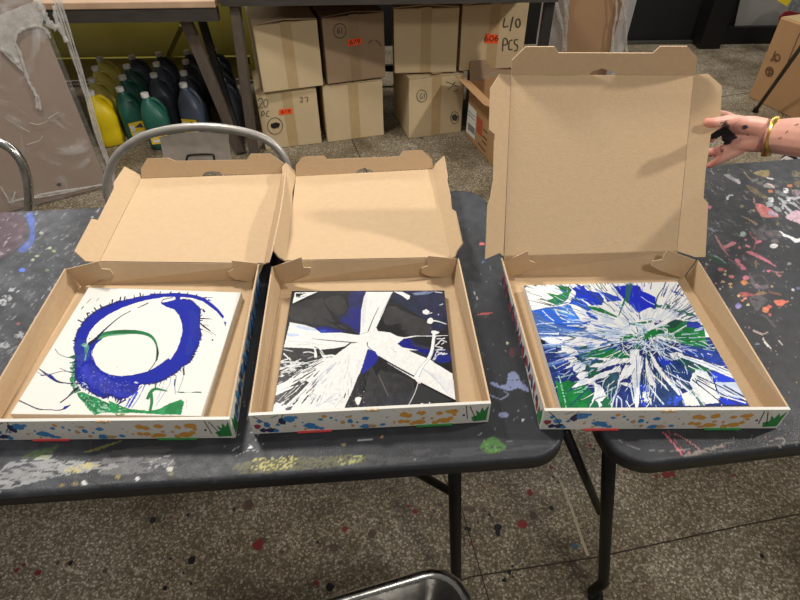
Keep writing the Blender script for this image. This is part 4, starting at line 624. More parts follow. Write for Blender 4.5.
    p.poly(z8([(400, 280), (440, 300), (490, 345), (470, 350), (440, 315)]), WH); p.stroke(z8([(465, 340), (440, 420), (385, 528)]), [1, .7, .9], (206, 206, 206)); p.dot(422, 404, 1.4, WH, 1); p.dot(429.5, 403, .7, WH)
    p.poly(z7([(725, 460), (770, 460), (755, 510), (740, 520), (722, 490)]), WH, sm=2)
    for _ in range(60):
        x = rnd.uniform(345, 364); y = rnd.uniform(372, 408); p.dot(x, y, rnd.uniform(.2, .5), (170, 170, 176)) if y > 408-(x-344)*1.6 else None
    lw(22, (30, 30, 34), 1.0); lw(26, WH, .8)
    for _ in range(70):
        x = rnd.uniform(300, 362); y = rnd.uniform(352, 408); d = np.array([352-x, 343-y]); d /= np.linalg.norm(d)+1e-6; l = rnd.uniform(2, 9); p.stroke([(x, y), (x+d[0]*l, y+d[1]*l)], rnd.uniform(.25, .6), rnd.choice([(176, 184, 200), (150, 154, 166), (206, 208, 214)]), 0, a=.7) if (x-272)*.62+(412-y) > 28 and y < 408-(x-343)*1.6 else None
    k = np.where(p.C.mean(1) > 200)[0]; g_ = fbm(X[k]/2.2, Y[k]/2.2, 31, 3); p.C[k] *= (.93+.10*g_)[:, None]
    p.poly(z5([(200, 60), (380, 55), (300, 90), (180, 148), (188, 110)]), WH); p.poly(z5([(205, 70), (250, 62), (290, 66), (260, 90), (210, 100)]), (30, 30, 34), noise=(.5, 1.6, 1.6, 4)); p.stroke(z5([(215, 105), (290, 85)]), .6, (150, 160, 190))
z1 = lambda pts: [(520+x/8.89, 278+y/8.89) for x, y in pts]; z2 = lambda pts: [(600+x/8, 278+y/8) for x, y in pts]; z3 = lambda pts: [(540+x/8, 340+y/8) for x, y in pts]; zz = lambda pts: [(630+x/6.4, 340+y/6.4) for x, y in pts]
def paint3(p):
    WH = (236, 237, 240); BL = (24, 52, 186); NV = (32, 46, 108); GR = (18, 104, 56); TL = (38, 74, 96); rnd = random.Random(9); X, Y = p.X, p.Y
    cx, cy = 646, 336; dx = X-cx; dy = (Y-cy)*1.35; r = np.hypot(dx, dy); th = np.arctan2(dy, dx)
    st = fbm(th*26, r/34, 5, 3); st2 = fbm(th*60, r/22, 15, 3)      # radial streak fields
    pc = lambda t, rr: (cx+rr*math.cos(t), cy+rr*math.sin(t)/1.35)
    # grounds
    p.poly([(528, 337), (760, 337), (760, 420), (520, 420)], NV, var=.3)
    p.poly(z1([(60, 290), (400, 230), (640, 280), (800, 340), (800, 610), (100, 610)]), (70, 104, 176), a=1)
    p.poly(z3([(120, 330), (200, 300), (260, 340), (330, 330), (420, 420), (400, 560), (170, 560)]), (24, 110, 56), var=.2); p.poly(z3([(380, 440), (560, 420), (600, 540), (560, 560), (380, 560)]), (30, 100, 70), noise=(.35, 5, 5, 3))
    p.poly(z3([(150, 280), (250, 300), (190, 340), (140, 340)]), NV); p.poly(z3([(300, 60), (520, 60), (560, 140), (500, 200), (380, 300), (360, 220), (310, 130)]), (40, 84, 92), var=.3); p.poly(z3([(380, 90), (600, 70), (720, 110), (700, 150), (380, 145)]), (20, 116, 56)); p.poly(z3([(470, 280), (640, 240), (600, 440), (540, 430), (500, 350)]), (46, 82, 100), var=.3); p.poly(z3([(630, 340), (740, 330), (760, 540), (640, 540), (620, 420)]), (38, 54, 120), var=.3); p.poly(z3([(380, 250), (480, 240), (470, 290), (400, 330)]), (30, 92, 74))
    p.poly(z3([(200, 430), (270, 370), (300, 380), (190, 432)]), (28, 50, 110)); p.stroke(z3([(240, 530), (330, 440), (400, 380)]), [1, 1.6, 1.2], (30, 70, 100)); p.stroke(z3([(280, 420), (345, 415)]), .5, (160, 210, 180)); p.stroke(z3([(190, 300), (250, 230), (280, 200)]), 1.4, (90, 104, 160), a=.6)
    p.poly(z3([(90, 150), (200, 160), (230, 210), (160, 250), (120, 220)]), (34, 50, 130)); p.stroke(z3([(100, 190), (140, 260), (180, 400), (210, 540)]), 1.4, (150, 200, 180), noise=(.5, 1.5, 1.5, 5))
    # right side
    p.poly(z2([(330, 430), (480, 380), (700, 340), (830, 380), (860, 560), (660, 530), (560, 500), (420, 490), (180, 500), (150, 470)]), (22, 112, 54), var=.2); p.poly(z2([(700, 345), (800, 355), (830, 420), (760, 400), (690, 390)]), (30, 52, 160), wob=.5); p.poly(z2([(540, 360), (620, 320), (690, 320), (600, 400), (540, 400)]), (28, 70, 62))
    p.poly(zz([(180, 60), (330, 40), (540, 70), (600, 120), (630, 190), (480, 130), (340, 85), (260, 60)]), (34, 60, 150), var=.3); p.poly(zz([(330, 35), (520, 40), (570, 75), (480, 60)]), (30, 70, 96)); p.poly(zz([(170, 50), (260, 80), (300, 130), (390, 200), (430, 260), (380, 270), (280, 230), (200, 160)]), (32, 60, 120), var=.3); p.poly(zz([(300, 110), (420, 130), (520, 180), (530, 250), (420, 230), (330, 160)]), (30, 70, 76), var=.2); p.poly(zz([(390, 185), (480, 170), (500, 200), (430, 215)]), (24, 110, 60)); p.poly(zz([(170, 100), (280, 140), (250, 175), (190, 150)]), (30, 60, 190), wob=.5)
    p.poly(zz([(100, 180), (200, 190), (330, 330), (350, 420), (110, 420), (60, 330)]), (38, 62, 110), var=.3)
    p.poly(zz([(505, 200), (640, 225), (680, 265), (600, 270), (540, 270)]), (34, 64, 206), wob=.5); p.poly(zz([(400, 215), (440, 190), (490, 205), (540, 280), (560, 340), (600, 400), (480, 410), (380, 280)]), (232, 234, 232), wob=.6); p.poly(zz([(545, 270), (690, 270), (745, 370), (740, 400), (640, 360), (570, 350)]), (196, 208, 230), noise=(.22, 9, 3, 3)); p.poly(zz([(555, 375), (660, 365), (745, 390), (750, 412), (580, 412)]), (30, 56, 196), wob=.6)
    for q in ([(430, 230), (600, 310), (750, 400)], [(420, 250), (560, 330), (700, 410)], [(400, 255), (520, 350), (600, 412)], [(600, 290), (740, 370)]): p.stroke(zz(q), [1.4, 1, 1.6], (40, 50, 84))
    for q in ([(560, 350), (740, 402)], [(600, 330), (740, 380)]): p.stroke(zz(q), 1.2, WH)
    p.poly(zz([(330, 350), (430, 300), (470, 400), (480, 420), (340, 420)]), (226, 228, 222), wob=.6, noise=(.2, 6, 3, 3)); p.stroke(zz([(330, 270), (400, 340), (460, 415)]), [2, 2, 3], (66, 100, 96), noise=(.3, 3, 3, 3))
    # white ground of the upper half
    p.poly(z1([(60, 65), (420, 60), (800, 55)])+z2([(100, 45), (610, 25), (700, 180), (800, 320), (800, 350), (690, 345), (600, 330), (480, 385), (380, 430), (300, 460), (160, 500)])+z1([(800, 560), (640, 480), (560, 420), (400, 250), (240, 260), (110, 290)]), (234, 236, 236))
    p.poly(z1([(520, 330), (640, 290), (800, 320), (800, 560), (640, 500), (560, 440)])+[], (234, 237, 242))
    p.poly(z1([(320, 65), (420, 75), (460, 100), (440, 150), (420, 190), (360, 240), (290, 230), (240, 195), (300, 180), (230, 130), (340, 150), (380, 130)]), (40, 128, 74), wob=.7, noise=(.2, 3, 3, 3)); p.poly(z1([(300, 190), (400, 180), (380, 235), (300, 235)]), (46, 120, 100), sm=2, a=.7)
    p.poly(z1([(460, 90), (520, 70), (560, 65), (600, 110), (700, 130), (750, 190), (735, 240), (640, 245), (560, 190), (480, 180), (500, 130)]), BL, wob=.8); p.poly(z1([(460, 180), (560, 200), (640, 280), (600, 300), (500, 240), (440, 230)]), (40, 84, 200), wob=.8); p.poly(z1([(350, 250), (440, 235), (480, 270), (540, 340), (590, 380), (500, 420), (420, 400), (350, 330)]), (58, 122, 222), wob=.9, var=.2); p.poly(z1([(110, 290), (200, 270), (300, 280), (420, 390), (540, 470), (480, 490), (330, 410), (240, 380), (180, 330)]), (40, 96, 206), wob=.9); p.poly(z1([(580, 245), (680, 260), (800, 310), (800, 330), (700, 300), (620, 270)]), (22, 120, 66), wob=.5)
    p.poly(z1([(440, 230), (480, 235), (560, 330), (620, 370), (590, 400), (540, 380), (480, 290)]), WH, wob=.6); p.stroke(z1([(600, 310), (680, 365)]), [3, 3], (40, 80, 190)); p.stroke(z1([(520, 415), (620, 390)]), [3, 2], (50, 90, 190)); p.stroke(z1([(200, 290), (260, 350), (300, 380)]), 1, (200, 215, 240)); p.stroke(z1([(310, 280), (360, 350), (440, 390)]), 1.2, (206, 220, 244))
    p.poly(z2([(110, 65), (190, 60), (320, 55), (330, 100), (400, 130), (445, 155), (440, 250), (400, 235), (330, 265), (300, 280), (240, 210), (200, 180), (140, 110)]), (26, 44, 196), wob=.6); p.poly(z2([(210, 50), (258, 50), (245, 120), (225, 200), (205, 180)]), (40, 104, 92), sm=2, a=.9); p.poly(z2([(0, 110), (60, 120), (140, 150), (180, 180), (60, 190), (40, 160)]), (36, 66, 196), wob=.6); p.poly(z2([(280, 40), (320, 40), (330, 75), (300, 60)]), WH); p.stroke(z2([(330, 150), (380, 185), (440, 215)]), .8, (170, 190, 236)); p.stroke(z2([(200, 170), (170, 250), (150, 300)]), [2.4, 1.6, .8], (34, 112, 74)); p.stroke(z2([(0, 250), (60, 280), (130, 310)]), [3.2, 2.6, 1.6], (24, 112, 64))
    # fine dark radial lines in the white parts
    for t0, t1, n, r0, r1, c in [(-2.75, -2.1, 34, 70, 150, (40, 54, 60)), (-1.15, -.35, 46, 42, 100, (50, 62, 96)), (-2.1, -1.2, 16, 55, 72, (60, 80, 160)), (-3.14, -2.75, 16, 60, 130, (60, 90, 150))]:
        for _ in range(n):
            t = rnd.uniform(t0, t1); a = rnd.uniform(r0, r1); l = rnd.uniform(6, 26); p.stroke([pc(t, a), pc(t+rnd.uniform(-.02, .02), a+l)], [rnd.uniform(.5, 1.3), .3], c, 0)
    k = np.where((th < -.25) & (th > -1.2) & (r > 40) & (st2 > .60))[0]; p.C[k] = p.C[k]*.35+np.array([70, 86, 140])*.65
    k = np.where((th < -2.0) & (r > 55) & (st2 > .66) & (Y < 316))[0]; p.C[k] = p.C[k]*.35+np.array([60, 84, 90])*.65
    p.poly(z2([(440, 210), (520, 200), (600, 240), (740, 280), (800, 330), (700, 300), (560, 250), (450, 235)]), (50, 104, 90), noise=(.48, 4, 1.6, 4)); p.poly(z2([(560, 90), (640, 120), (680, 150), (600, 130)]), (40, 60, 170), noise=(.5, 3, 1.5, 4)); p.stroke(z2([(440, 240), (460, 150), (520, 60)]), [2, 1.2, .6], (34, 70, 80))
    # pale blue streaks in the left white field
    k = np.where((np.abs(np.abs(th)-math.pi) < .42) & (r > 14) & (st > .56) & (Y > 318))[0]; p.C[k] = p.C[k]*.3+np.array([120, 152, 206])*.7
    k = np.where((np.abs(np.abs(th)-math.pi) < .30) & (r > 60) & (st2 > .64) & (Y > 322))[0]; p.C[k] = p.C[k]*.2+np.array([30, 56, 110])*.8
    p.poly(z1([(230, 530), (320, 520), (330, 545), (240, 560)]), (34, 112, 70), wob=.5); p.poly(z1([(180, 520), (220, 545), (230, 600), (190, 600)]), (20, 30, 40), noise=(.3, 2, 2, 4)); p.poly(z1([(230, 590), (800, 575), (800, 600), (240, 605)]), (28, 50, 96), noise=(.42, 8, 1.4, 4))
    for _ in range(30):
        t = rnd.uniform(2.75, 3.35); a = rnd.uniform(12, 90); l = rnd.uniform(8, 26); p.stroke([pc(t, a), pc(t+rnd.uniform(-.03, .03), a+l)], [rnd.uniform(1, 2.6), .4], rnd.choice([WH, (206, 218, 238), (190, 206, 234)]), 0)
    # big white fingers
    def wp(f, pts): p.poly(f(pts), WH, wob=.7)
    wp(z3, [(0, -20), (300, -30), (520, 10), (480, 40), (470, 60), (300, 50), (160, 30), (80, 30)])
    p.poly(z3([(160, 30), (300, 40), (470, 30), (420, 60), (320, 60)]), (150, 180, 224), noise=(.45, 5, 1.6, 4))
    wp(z3, [(170, 40), (230, 55), (290, 80), (305, 110), (270, 130), (300, 150), (330, 185), (370, 200), (360, 235), (330, 250), (385, 255), (380, 285), (350, 305), (420, 310), (440, 345), (380, 350), (330, 365), (250, 385), (320, 320), (290, 290), (310, 260), (270, 255), (260, 215), (185, 235), (235, 200), (250, 180), (190, 155), (240, 125), (210, 100), (135, 102), (175, 78)])
    wp(z3, [(345, 160), (400, 138), (520, 145), (660, 150), (740, 140), (760, 170), (640, 190), (540, 210), (470, 250), (450, 250), (465, 215), (390, 220), (430, 190), (520, 180), (500, 160), (400, 152)])
    wp(z3, [(640, 205), (650, 250), (560, 265), (520, 300), (470, 310), (420, 330), (370, 380), (330, 430), (400, 340), (430, 290), (480, 265), (560, 240)])
    wp(z3, [(430, 350), (480, 360), (510, 400), (530, 440), (480, 460), (440, 470), (410, 520), (390, 548), (420, 480), (440, 420)]); wp(z3, [(440, 480), (520, 450), (560, 425), (530, 450), (480, 500), (500, 520), (470, 545), (470, 510)])
    wp(z3, [(680, 205), (740, 190), (750, 260), (700, 300), (640, 330), (615, 420), (590, 480), (580, 540), (560, 520), (600, 440), (625, 320), (650, 260)])
    wp(z3, [(640, 340), (700, 340), (735, 360), (725, 385), (700, 370), (660, 360)]); wp(z3, [(740, 170), (800, 120), (830, 140), (800, 300), (795, 460), (785, 545), (760, 540), (750, 400), (740, 350), (730, 240)])
    for q in [[(600, 440), (570, 545)], [(620, 450), (650, 480), (655, 545)], [(615, 470), (610, 545)], [(690, 490), (720, 540)]]: p.stroke(z3(q), [1.6, .8], (206, 218, 232))
    # centre tangle
    for _ in range(60):
        t = rnd.uniform(-3.14, 3.14); a = rnd.uniform(2, 16); t2 = t+rnd.uniform(-1.2, 1.2); l = rnd.uniform(8, 24); q = [pc(t, a), pc((t+t2)/2, a+l*.5), pc(t2, a+l*.8)]; p.stroke(q, [rnd.uniform(.6, 1.6), .5], rnd.choice([WH, WH, (190, 212, 236), (150, 186, 214)]))
    for _ in range(16):
        t = rnd.uniform(-3.14, 3.14); a = rnd.uniform(2, 18); p.stroke([pc(t, a), pc(t+.3, a+6)], .9, rnd.choice([(24, 110, 60), (40, 70, 170), (20, 60, 60)]), 0)
    p.poly(z2([(160, 470), (250, 440), (270, 470), (200, 505), (160, 500)]), (24, 120, 60), wob=.5); p.poly(z2([(370, 430), (440, 410), (470, 440), (420, 480), (360, 470)]), (24, 118, 60), wob=.5); p.poly(z2([(260, 545), (320, 530), (330, 560), (280, 570)]), (30, 110, 80), wob=.5); p.stroke(z2([(430, 480), (560, 490), (640, 530)]), [2, 2, .8], WH)
    p.stroke(z2([(560, 455), (640, 410), (690, 380)]), 1, (226, 236, 230)); p.stroke(z2([(480, 480), (540, 420), (500, 400)]), .8, WH); p.stroke(z2([(240, 370), (330, 360), (420, 345)]), [2, 2.4, 2], (30, 116, 70), noise=(.4, 3, 2, 5)); p.poly(z2([(430, 350), (520, 330), (500, 350), (440, 380)]), (60, 60, 130), noise=(.4, 3, 2, 5))
    # rays to the lower right
    def wz(pts): p.poly(zz(pts), WH, wob=.5)
    wz([(250, 85), (330, 78), (345, 100), (420, 120), (560, 160), (640, 195), (670, 250), (560, 205), (430, 150), (330, 112), (280, 130), (260, 110)]); p.stroke(zz([(340, 92), (480, 135), (640, 205)]), .9, (44, 54, 90)); p.stroke(zz([(360, 110), (500, 160), (660, 235)]), .5, (110, 130, 180)); p.poly(zz([(265, 90), (310, 85), (320, 110), (280, 122)]), (40, 60, 110), noise=(.55, 1.6, 1.6, 4))
    wz([(120, 60), (160, 120), (200, 190), (270, 270), (330, 330), (360, 415), (300, 340), (220, 250), (150, 160)]); wz([(100, 90), (120, 160), (160, 250), (165, 310), (120, 280), (100, 200)]); wz([(0, 60), (60, 60), (50, 200), (60, 340), (50, 420), (35, 420), (25, 300), (0, 160)]); wz([(130, 200), (230, 290), (250, 330), (150, 230)])
    for q, w in [([(180, 170), (290, 235), (400, 280)], 1), ([(300, 260), (400, 350), (440, 415)], 1.8), ([(120, 290), (180, 370), (215, 410)], 1.4), ([(60, 330), (75, 400)], 1), ([(90, 320), (110, 400)], 1.2), ([(0, 280), (25, 400)], 1.4), ([(150, 40), (210, 100), (270, 130)], 1), ([(210, 20), (290, 55), (330, 75)], 1.4)]: p.stroke(zz(q), w, (206, 220, 238))
    for q in ([(200, 175), (300, 300), (350, 410)], [(130, 210), (170, 290)], [(80, 100), (90, 300), (100, 400)], [(40, 100), (46, 300)]): p.stroke(zz(q), .8, (100, 124, 180))
    p.poly(zz([(60, 270), (120, 300), (130, 420), (70, 420)]), (40, 70, 200), noise=(.46, 3, 3, 5)); p.poly(zz([(200, 370), (330, 350), (350, 420), (200, 420)]), (50, 84, 210), noise=(.5, 3, 3, 4)); p.poly(zz([(80, 330), (130, 330), (140, 420), (80, 420)]), WH, noise=(.55, 1.6, 3, 9))
    p.dot(630+425/6.4, 340+200/6.4, 1.3, WH)
    # fine flung threads over everything
    for _ in range(260):
        t_ = rnd.uniform(-.2, 3.7); a = rnd.uniform(8, 95); l_ = rnd.uniform(4, 20); b_ = rnd.uniform(-.10, .10); p.stroke([pc(t_, a), pc(t_+b_*.4, a+l_*.5), pc(t_+b_, a+l_)], [rnd.uniform(.4, 1.1), .3], rnd.choice([WH, WH, (206, 218, 236), (170, 192, 222), (150, 190, 190)]), 2)
    for _ in range(150):
        t_ = rnd.uniform(2.5, 4.6); a = rnd.uniform(22, 100); l_ = rnd.uniform(4, 16); p.stroke([pc(t_, a), pc(t_+rnd.uniform(-.05, .05), a+l_)], [rnd.uniform(.5, 1.6), .3], rnd.choice([(40, 84, 190), (60, 110, 206), (120, 152, 206), (34, 100, 80), (30, 50, 120), (150, 176, 220)]), 0)
    for _ in range(60):
        t_ = rnd.uniform(.1, 3.0); a = rnd.uniform(20, 80); l_ = rnd.uniform(6, 20); p.stroke([pc(t_, a), pc(t_+rnd.uniform(-.05, .05), a+l_)], [rnd.uniform(.4, 1.2), .3], rnd.choice([(24, 40, 110), (20, 80, 60), (30, 60, 90)]), 0)
    for _ in range(40):
        t_ = rnd.uniform(-3.14, 3.14); a = rnd.uniform(4, 30); t2 = t_+rnd.uniform(-.9, .9); p.stroke([pc(t_, a), pc((t_+t2)/2, a*1.15), pc(t2, a*1.05)], rnd.uniform(.4, .9), rnd.choice([WH, (196, 214, 238), (150, 186, 220)]))
    k = np.where(p.C.min(1) > 195)[0]; g_ = np.clip((fbm(th[k]*22, r[k]/9, 61, 4)-.46)*4, 0, 1)*.5*(Y[k] > 305); p.C[k] = p.C[k]*(1-g_[:, None])+np.array([168, 186, 212])*g_[:, None]
    for _ in range(120):
        x = rnd.uniform(545, 745); y = rnd.uniform(300, 405); p.dot(x, y, rnd.uniform(.2, .55), rnd.choice([(220, 228, 236), (200, 220, 230)]))
canvas('white canvas with a blue ring, green arc and green smears in the left pizza box', [(10.8, 413.7), (200.5, 415.8), (240.8, 292.5), (88.8, 287.5)], (236, 234, 228), (226, 222, 212), paint1, PAINTM, .91)
canvas('black canvas with white petals and blue glints in the middle pizza box', [(273, 411.7), (455.5, 402), (444, 290.5), (292, 291)], (28, 27, 30), (26, 26, 32), paint2, PAINTED, .90)
canvas('canvas splashed with blue, green and white rays in the right pizza box', [(562, 409), (749, 405), (677.5, 281.7), (524.6, 285.4)], (236, 237, 240), (206, 210, 214), paint3, PAINTED, .97)
#PART2
# ------------------------------------------------------------------ workbenches in the background
WOOD = mat('pale_pine', (206, 172, 142), .6, noise=.25, nscale=9, stretch=(1, 8, 1)); WOODE = mat('dark_painted_wood', (66, 60, 56), .6, noise=.35, nscale=10, stretch=(1, 4, 6)); RUST = mat('worn_red_wood', (120, 78, 60), .6, noise=.4, nscale=12)
LEGW = mat('brown_weathered_leg', (96, 84, 74), .65, noise=.3, nscale=14, stretch=(3, 3, 1)); DARKW = mat('black_stained_wood', (38, 34, 32), .6, noise=.3, nscale=14)
t = thing('workbench', 'low workbench with pale wooden top over the paint jugs', 'workbench', (-1.8, 3.4, 0))
b = MB(); b.box(V(-1.86, 3.42, .790), 2.05, 1.14, .03, 0); bevel(b.build('benchtop', [WOOD], t), .004)
b = MB(); b.box(V(-1.86, 2.875, .745), 2.05, .04, .058, 0); b.build('apron', [WOODE], t)
def beam(p, q, w, d, mt, nm, par):
    p = np.asarray(p, float); q = np.asarray(q, float); a = nrm(q-p); s = nrm(np.cross(a, V(0, 1, 0))); f = np.cross(s, a); b = MB()
    b.hexa([p+s*w*i+f*d*j for i, j in ((-.5, -.5), (.5, -.5), (.5, .5), (-.5, .5))], [q+s*w*i+f*d*j for i, j in ((-.5, -.5), (.5, -.5), (.5, .5), (-.5, .5))]); return bevel(b.build(nm, [mt], par), .003)
foot = V(-.87, 2.93, .0)
beam(ay((184, 16), 2.93), V(-.885, 2.93, .012), .055, .035, LEGW, 'leg', t)
beam(ay((198, 8), 3.3), V(-.90, 3.0, .02), .04, .03, DARKW, 'leg', t)
beam(V(-2.7, 2.93, .73), V(-2.7, 2.93, 0), .05, .04, LEGW, 'leg', t); beam(V(-2.7, 3.9, .77), V(-2.7, 3.9, 0), .05, .04, LEGW, 'leg', t)
beam(V(-.9, 3.9, .77), V(-.9, 3.9, 0), .05, .04, LEGW, 'leg', t)
t = thing('steel_workbench', 'dark steel framed workbench standing over the stacked tan cartons', 'workbench', (0, 3.4, 0))
b = MB(); b.box(V(-.03, 3.4, .842), 1.56, 1.1, .03, 0); b.build('benchtop', [RUST], t)
b = MB(); b.box(V(-.03, 2.88, .803), 1.56, .05, .048, 0); b.build('frame_rail', [WOODE], t); b = MB(); b.box(V(-.03, 3.92, .803), 1.56, .05, .048, 0); b.build('frame_rail', [WOODE], t)
for x, y in ((-.755, 2.9), (.72, 2.9), (-.79, 3.92), (.72, 3.92)): beam(V(x, y, .78), V(x+(-.05 if x < 0 and y < 3 else 0), y, 0), .045, .05, LEGW if y < 3 and x < 0 else DARKW, 'leg', t)
b = MB(); b.box(V(-.03, 3.9, .12), 1.5, .03, .04, 0); b.build('stretcher', [DARKW], t)
# yellow plastic tub behind the jugs, drain pipes
YEL = mat('yellow_plastic', (142, 130, 48), .45, noise=.15, nscale=4); YELR = mat('yellow_plastic_rib', (138, 128, 48), .5)
t = thing('yellow_tub', 'big yellow plastic tub wall behind the paint jugs under the bench', 'tub', (-1.6, 4.05, 0))
b = MB(); P = [V(-2.5, 4.0, .02), V(-1.9, 4.06, .02), V(-1.2, 4.03, .02), V(-.98, 3.98, .02)]
b.add(P+[p+V(0, .05, .74) for p in P]+[p+V(0, .03, 0) for p in P]+[p+V(0, .08, .74) for p in P], [(0, 1, 5, 4), (1, 2, 6, 5), (2, 3, 7, 6), (9, 8, 12, 13), (10, 9, 13, 14), (11, 10, 14, 15), (4, 5, 13, 12), (5, 6, 14, 13), (6, 7, 15, 14), (3, 11, 15, 7), (8, 0, 4, 12)]); b.build('tub_wall', [YEL], t, True)
beam(ay((182, 26), 3.98), ay((166, 60), 3.98), .03, .03, YELR, 'rib', t); beam(V(-2.4, 3.98, .16), V(-1.0, 3.98, .16), .05, .03, YELR, 'rib', t)
beam(V(-2.5, 3.0, .04), V(-2.5, 3.95, .04), .04, .03, YELR, 'rib', t)
PIPE = mat('blue_grey_pipe', (118, 128, 140), .5, noise=.2, nscale=9)
for k, (u, w) in enumerate(((220, .022), (229, .024))):
    p0 = ay((u, 8), 4.2); b = MB(); b.tube([V(p0[0], 4.2, 0), V(p0[0], 4.2, .8), V(p0[0], 4.2, 1.3)], w, 14); tag(b.build('drain_pipe', [PIPE], None, True, loc=(p0[0], 4.2, 0)), ['grey-blue upright pipe under the benches, nearer the jugs', 'grey-blue upright pipe under the benches, nearer the cartons'][k], 'pipe', 'upright pipes behind the benches')
# ------------------------------------------------------------------ gallon jugs
def jugmats(n, c, ca): return mat(n, c, .38, noise=.12, nscale=20, spec=.5)
JC = dict(Y=jugmats('yellow_paint_in_jug', (236, 208, 24), 0), M=jugmats('mustard_paint_in_jug', (204, 192, 92), 0), T=jugmats('teal_paint_in_jug', (40, 98, 84), 0), D=jugmats('dark_green_paint_in_jug', (48, 80, 76), 0), N=jugmats('slate_paint_in_jug', (84, 94, 112), 0), K=jugmats('dark_slate_paint_in_jug', (66, 72, 84), 0))
CAPW = mat('white_screw_cap', (226, 226, 222), .5); LABY = mat('yellow_label', (236, 200, 40), .5); LABW = mat('white_label', (226, 226, 220), .6)
def sq(w, d, z, n=28, e=3.2):
    return [V(w*abs(math.cos(a))**(2/e)*(1 if math.cos(a) > 0 else -1), d*abs(math.sin(a))**(2/e)*(1 if math.sin(a) > 0 else -1), z) for a in [2*math.pi*(k+.5)/n for k in range(n)]]
def jug_meshes():
    b = MB(); prof = [(.066, .066, 0, 3.4), (.074, .074, .008, 3.4), (.075, .075, .05, 3.4), (.072, .072, .085, 3.4), (.072, .072, .11, 3.4), (.075, .075, .135, 3.4), (.075, .075, .165, 3.2), (.070, .070, .19, 3), (.058, .058, .222, 2.6), (.040, .040, .25, 2.2), (.026, .026, .268, 2), (.021, .021, .274, 2), (.021, .021, .286, 2)]
    rings = [[q+V(-.022*max(0, (z-.165))/.12, 0, 0) for q in sq(w, d, z, 28, e)] for w, d, z, e in prof]
    vs = [v for r in rings for v in r]; fs = []
    for i in range(len(rings)-1):
        for k in range(28): fs.append((i*28+k, i*28+(k+1) % 28, (i+1)*28+(k+1) % 28, (i+1)*28+k))
    fs += [tuple(range(27, -1, -1)), tuple((len(rings)-1)*28+k for k in range(28))]; b.add(vs, fs)
    h = MB(); h.tube(spline([V(-.008, 0, .262), V(.018, 0, .268), V(.044, 0, .246), V(.062, 0, .212), V(.064, 0, .18), V(.05, 0, .166)], 5), .0115, 12)
    c = MB(); c.tube([V(-.022, 0, .282), V(-.022, 0, .284), V(-.022, 0, .304), V(-.022, 0, .306)], [.020, .0225, .0225, .020], 24)
    l = MB(); l.add([V(-.05, -.0765, .04), V(.05, -.0765, .04), V(.05, -.0765, .125), V(-.05, -.0765, .125)], [(0, 1, 2, 3)], 0); l.add([V(-.04, -.0772, .05), V(.044, -.0772, .05), V(.044, -.0772, .066), V(-.04, -.0772, .066)], [(0, 1, 2, 3)], 1)
    l.add([V(-.02, -.0775, .095), V(.03, -.0775, .085), V(.02, -.0775, .115)], [(0, 1, 2)], 2); l.add([V(-.045, -.0775, .075), V(-.02, -.0775, .075), V(-.02, -.0775, .11), V(-.045, -.0775, .11)], [(0, 1, 2, 3)], 1)
    return b, h, c, l
jb, jh, jc, jl = jug_meshes()
def proto_mesh(nm, mb, mats, smooth=True):
    me = bpy.data.meshes.new(nm); me.from_pydata([tuple(v) for v in mb.v], [], mb.f)
    for m_ in mats: me.materials.append(m_)
    me.polygons.foreach_set('material_index', np.array(mb.m, dtype=np.int32)); me.polygons.foreach_set('use_smooth', np.full(len(me.polygons), smooth)); me.update(); return me
JM = {k: (proto_mesh('jug_body', jb, [m_]), proto_mesh('jug_handle', jh, [m_])) for k, m_ in JC.items()}; JCAP = proto_mesh('jug_cap', jc, [CAPW], False); JLAB = proto_mesh('jug_label', jl, [LABY, LABW, JC['K']], False)
def jug(x, y, rz, k, lab, label):
    r = bpy.data.objects.new('paint_jug', None); COL.objects.link(r); r.location = (x, y, .001); r.scale = (.94, .94, 1); r.rotation_euler = (0, 0, rz); tag(r, label, 'jug', 'gallon paint jugs under the bench')
    for nm, me in (('bottle_body', JM[k][0]), ('handle', JM[k][1]), ('cap', JCAP))+((('label_sticker', JLAB),) if lab else ()):
        o = bpy.data.objects.new(nm, me); COL.objects.link(o); o.parent = r
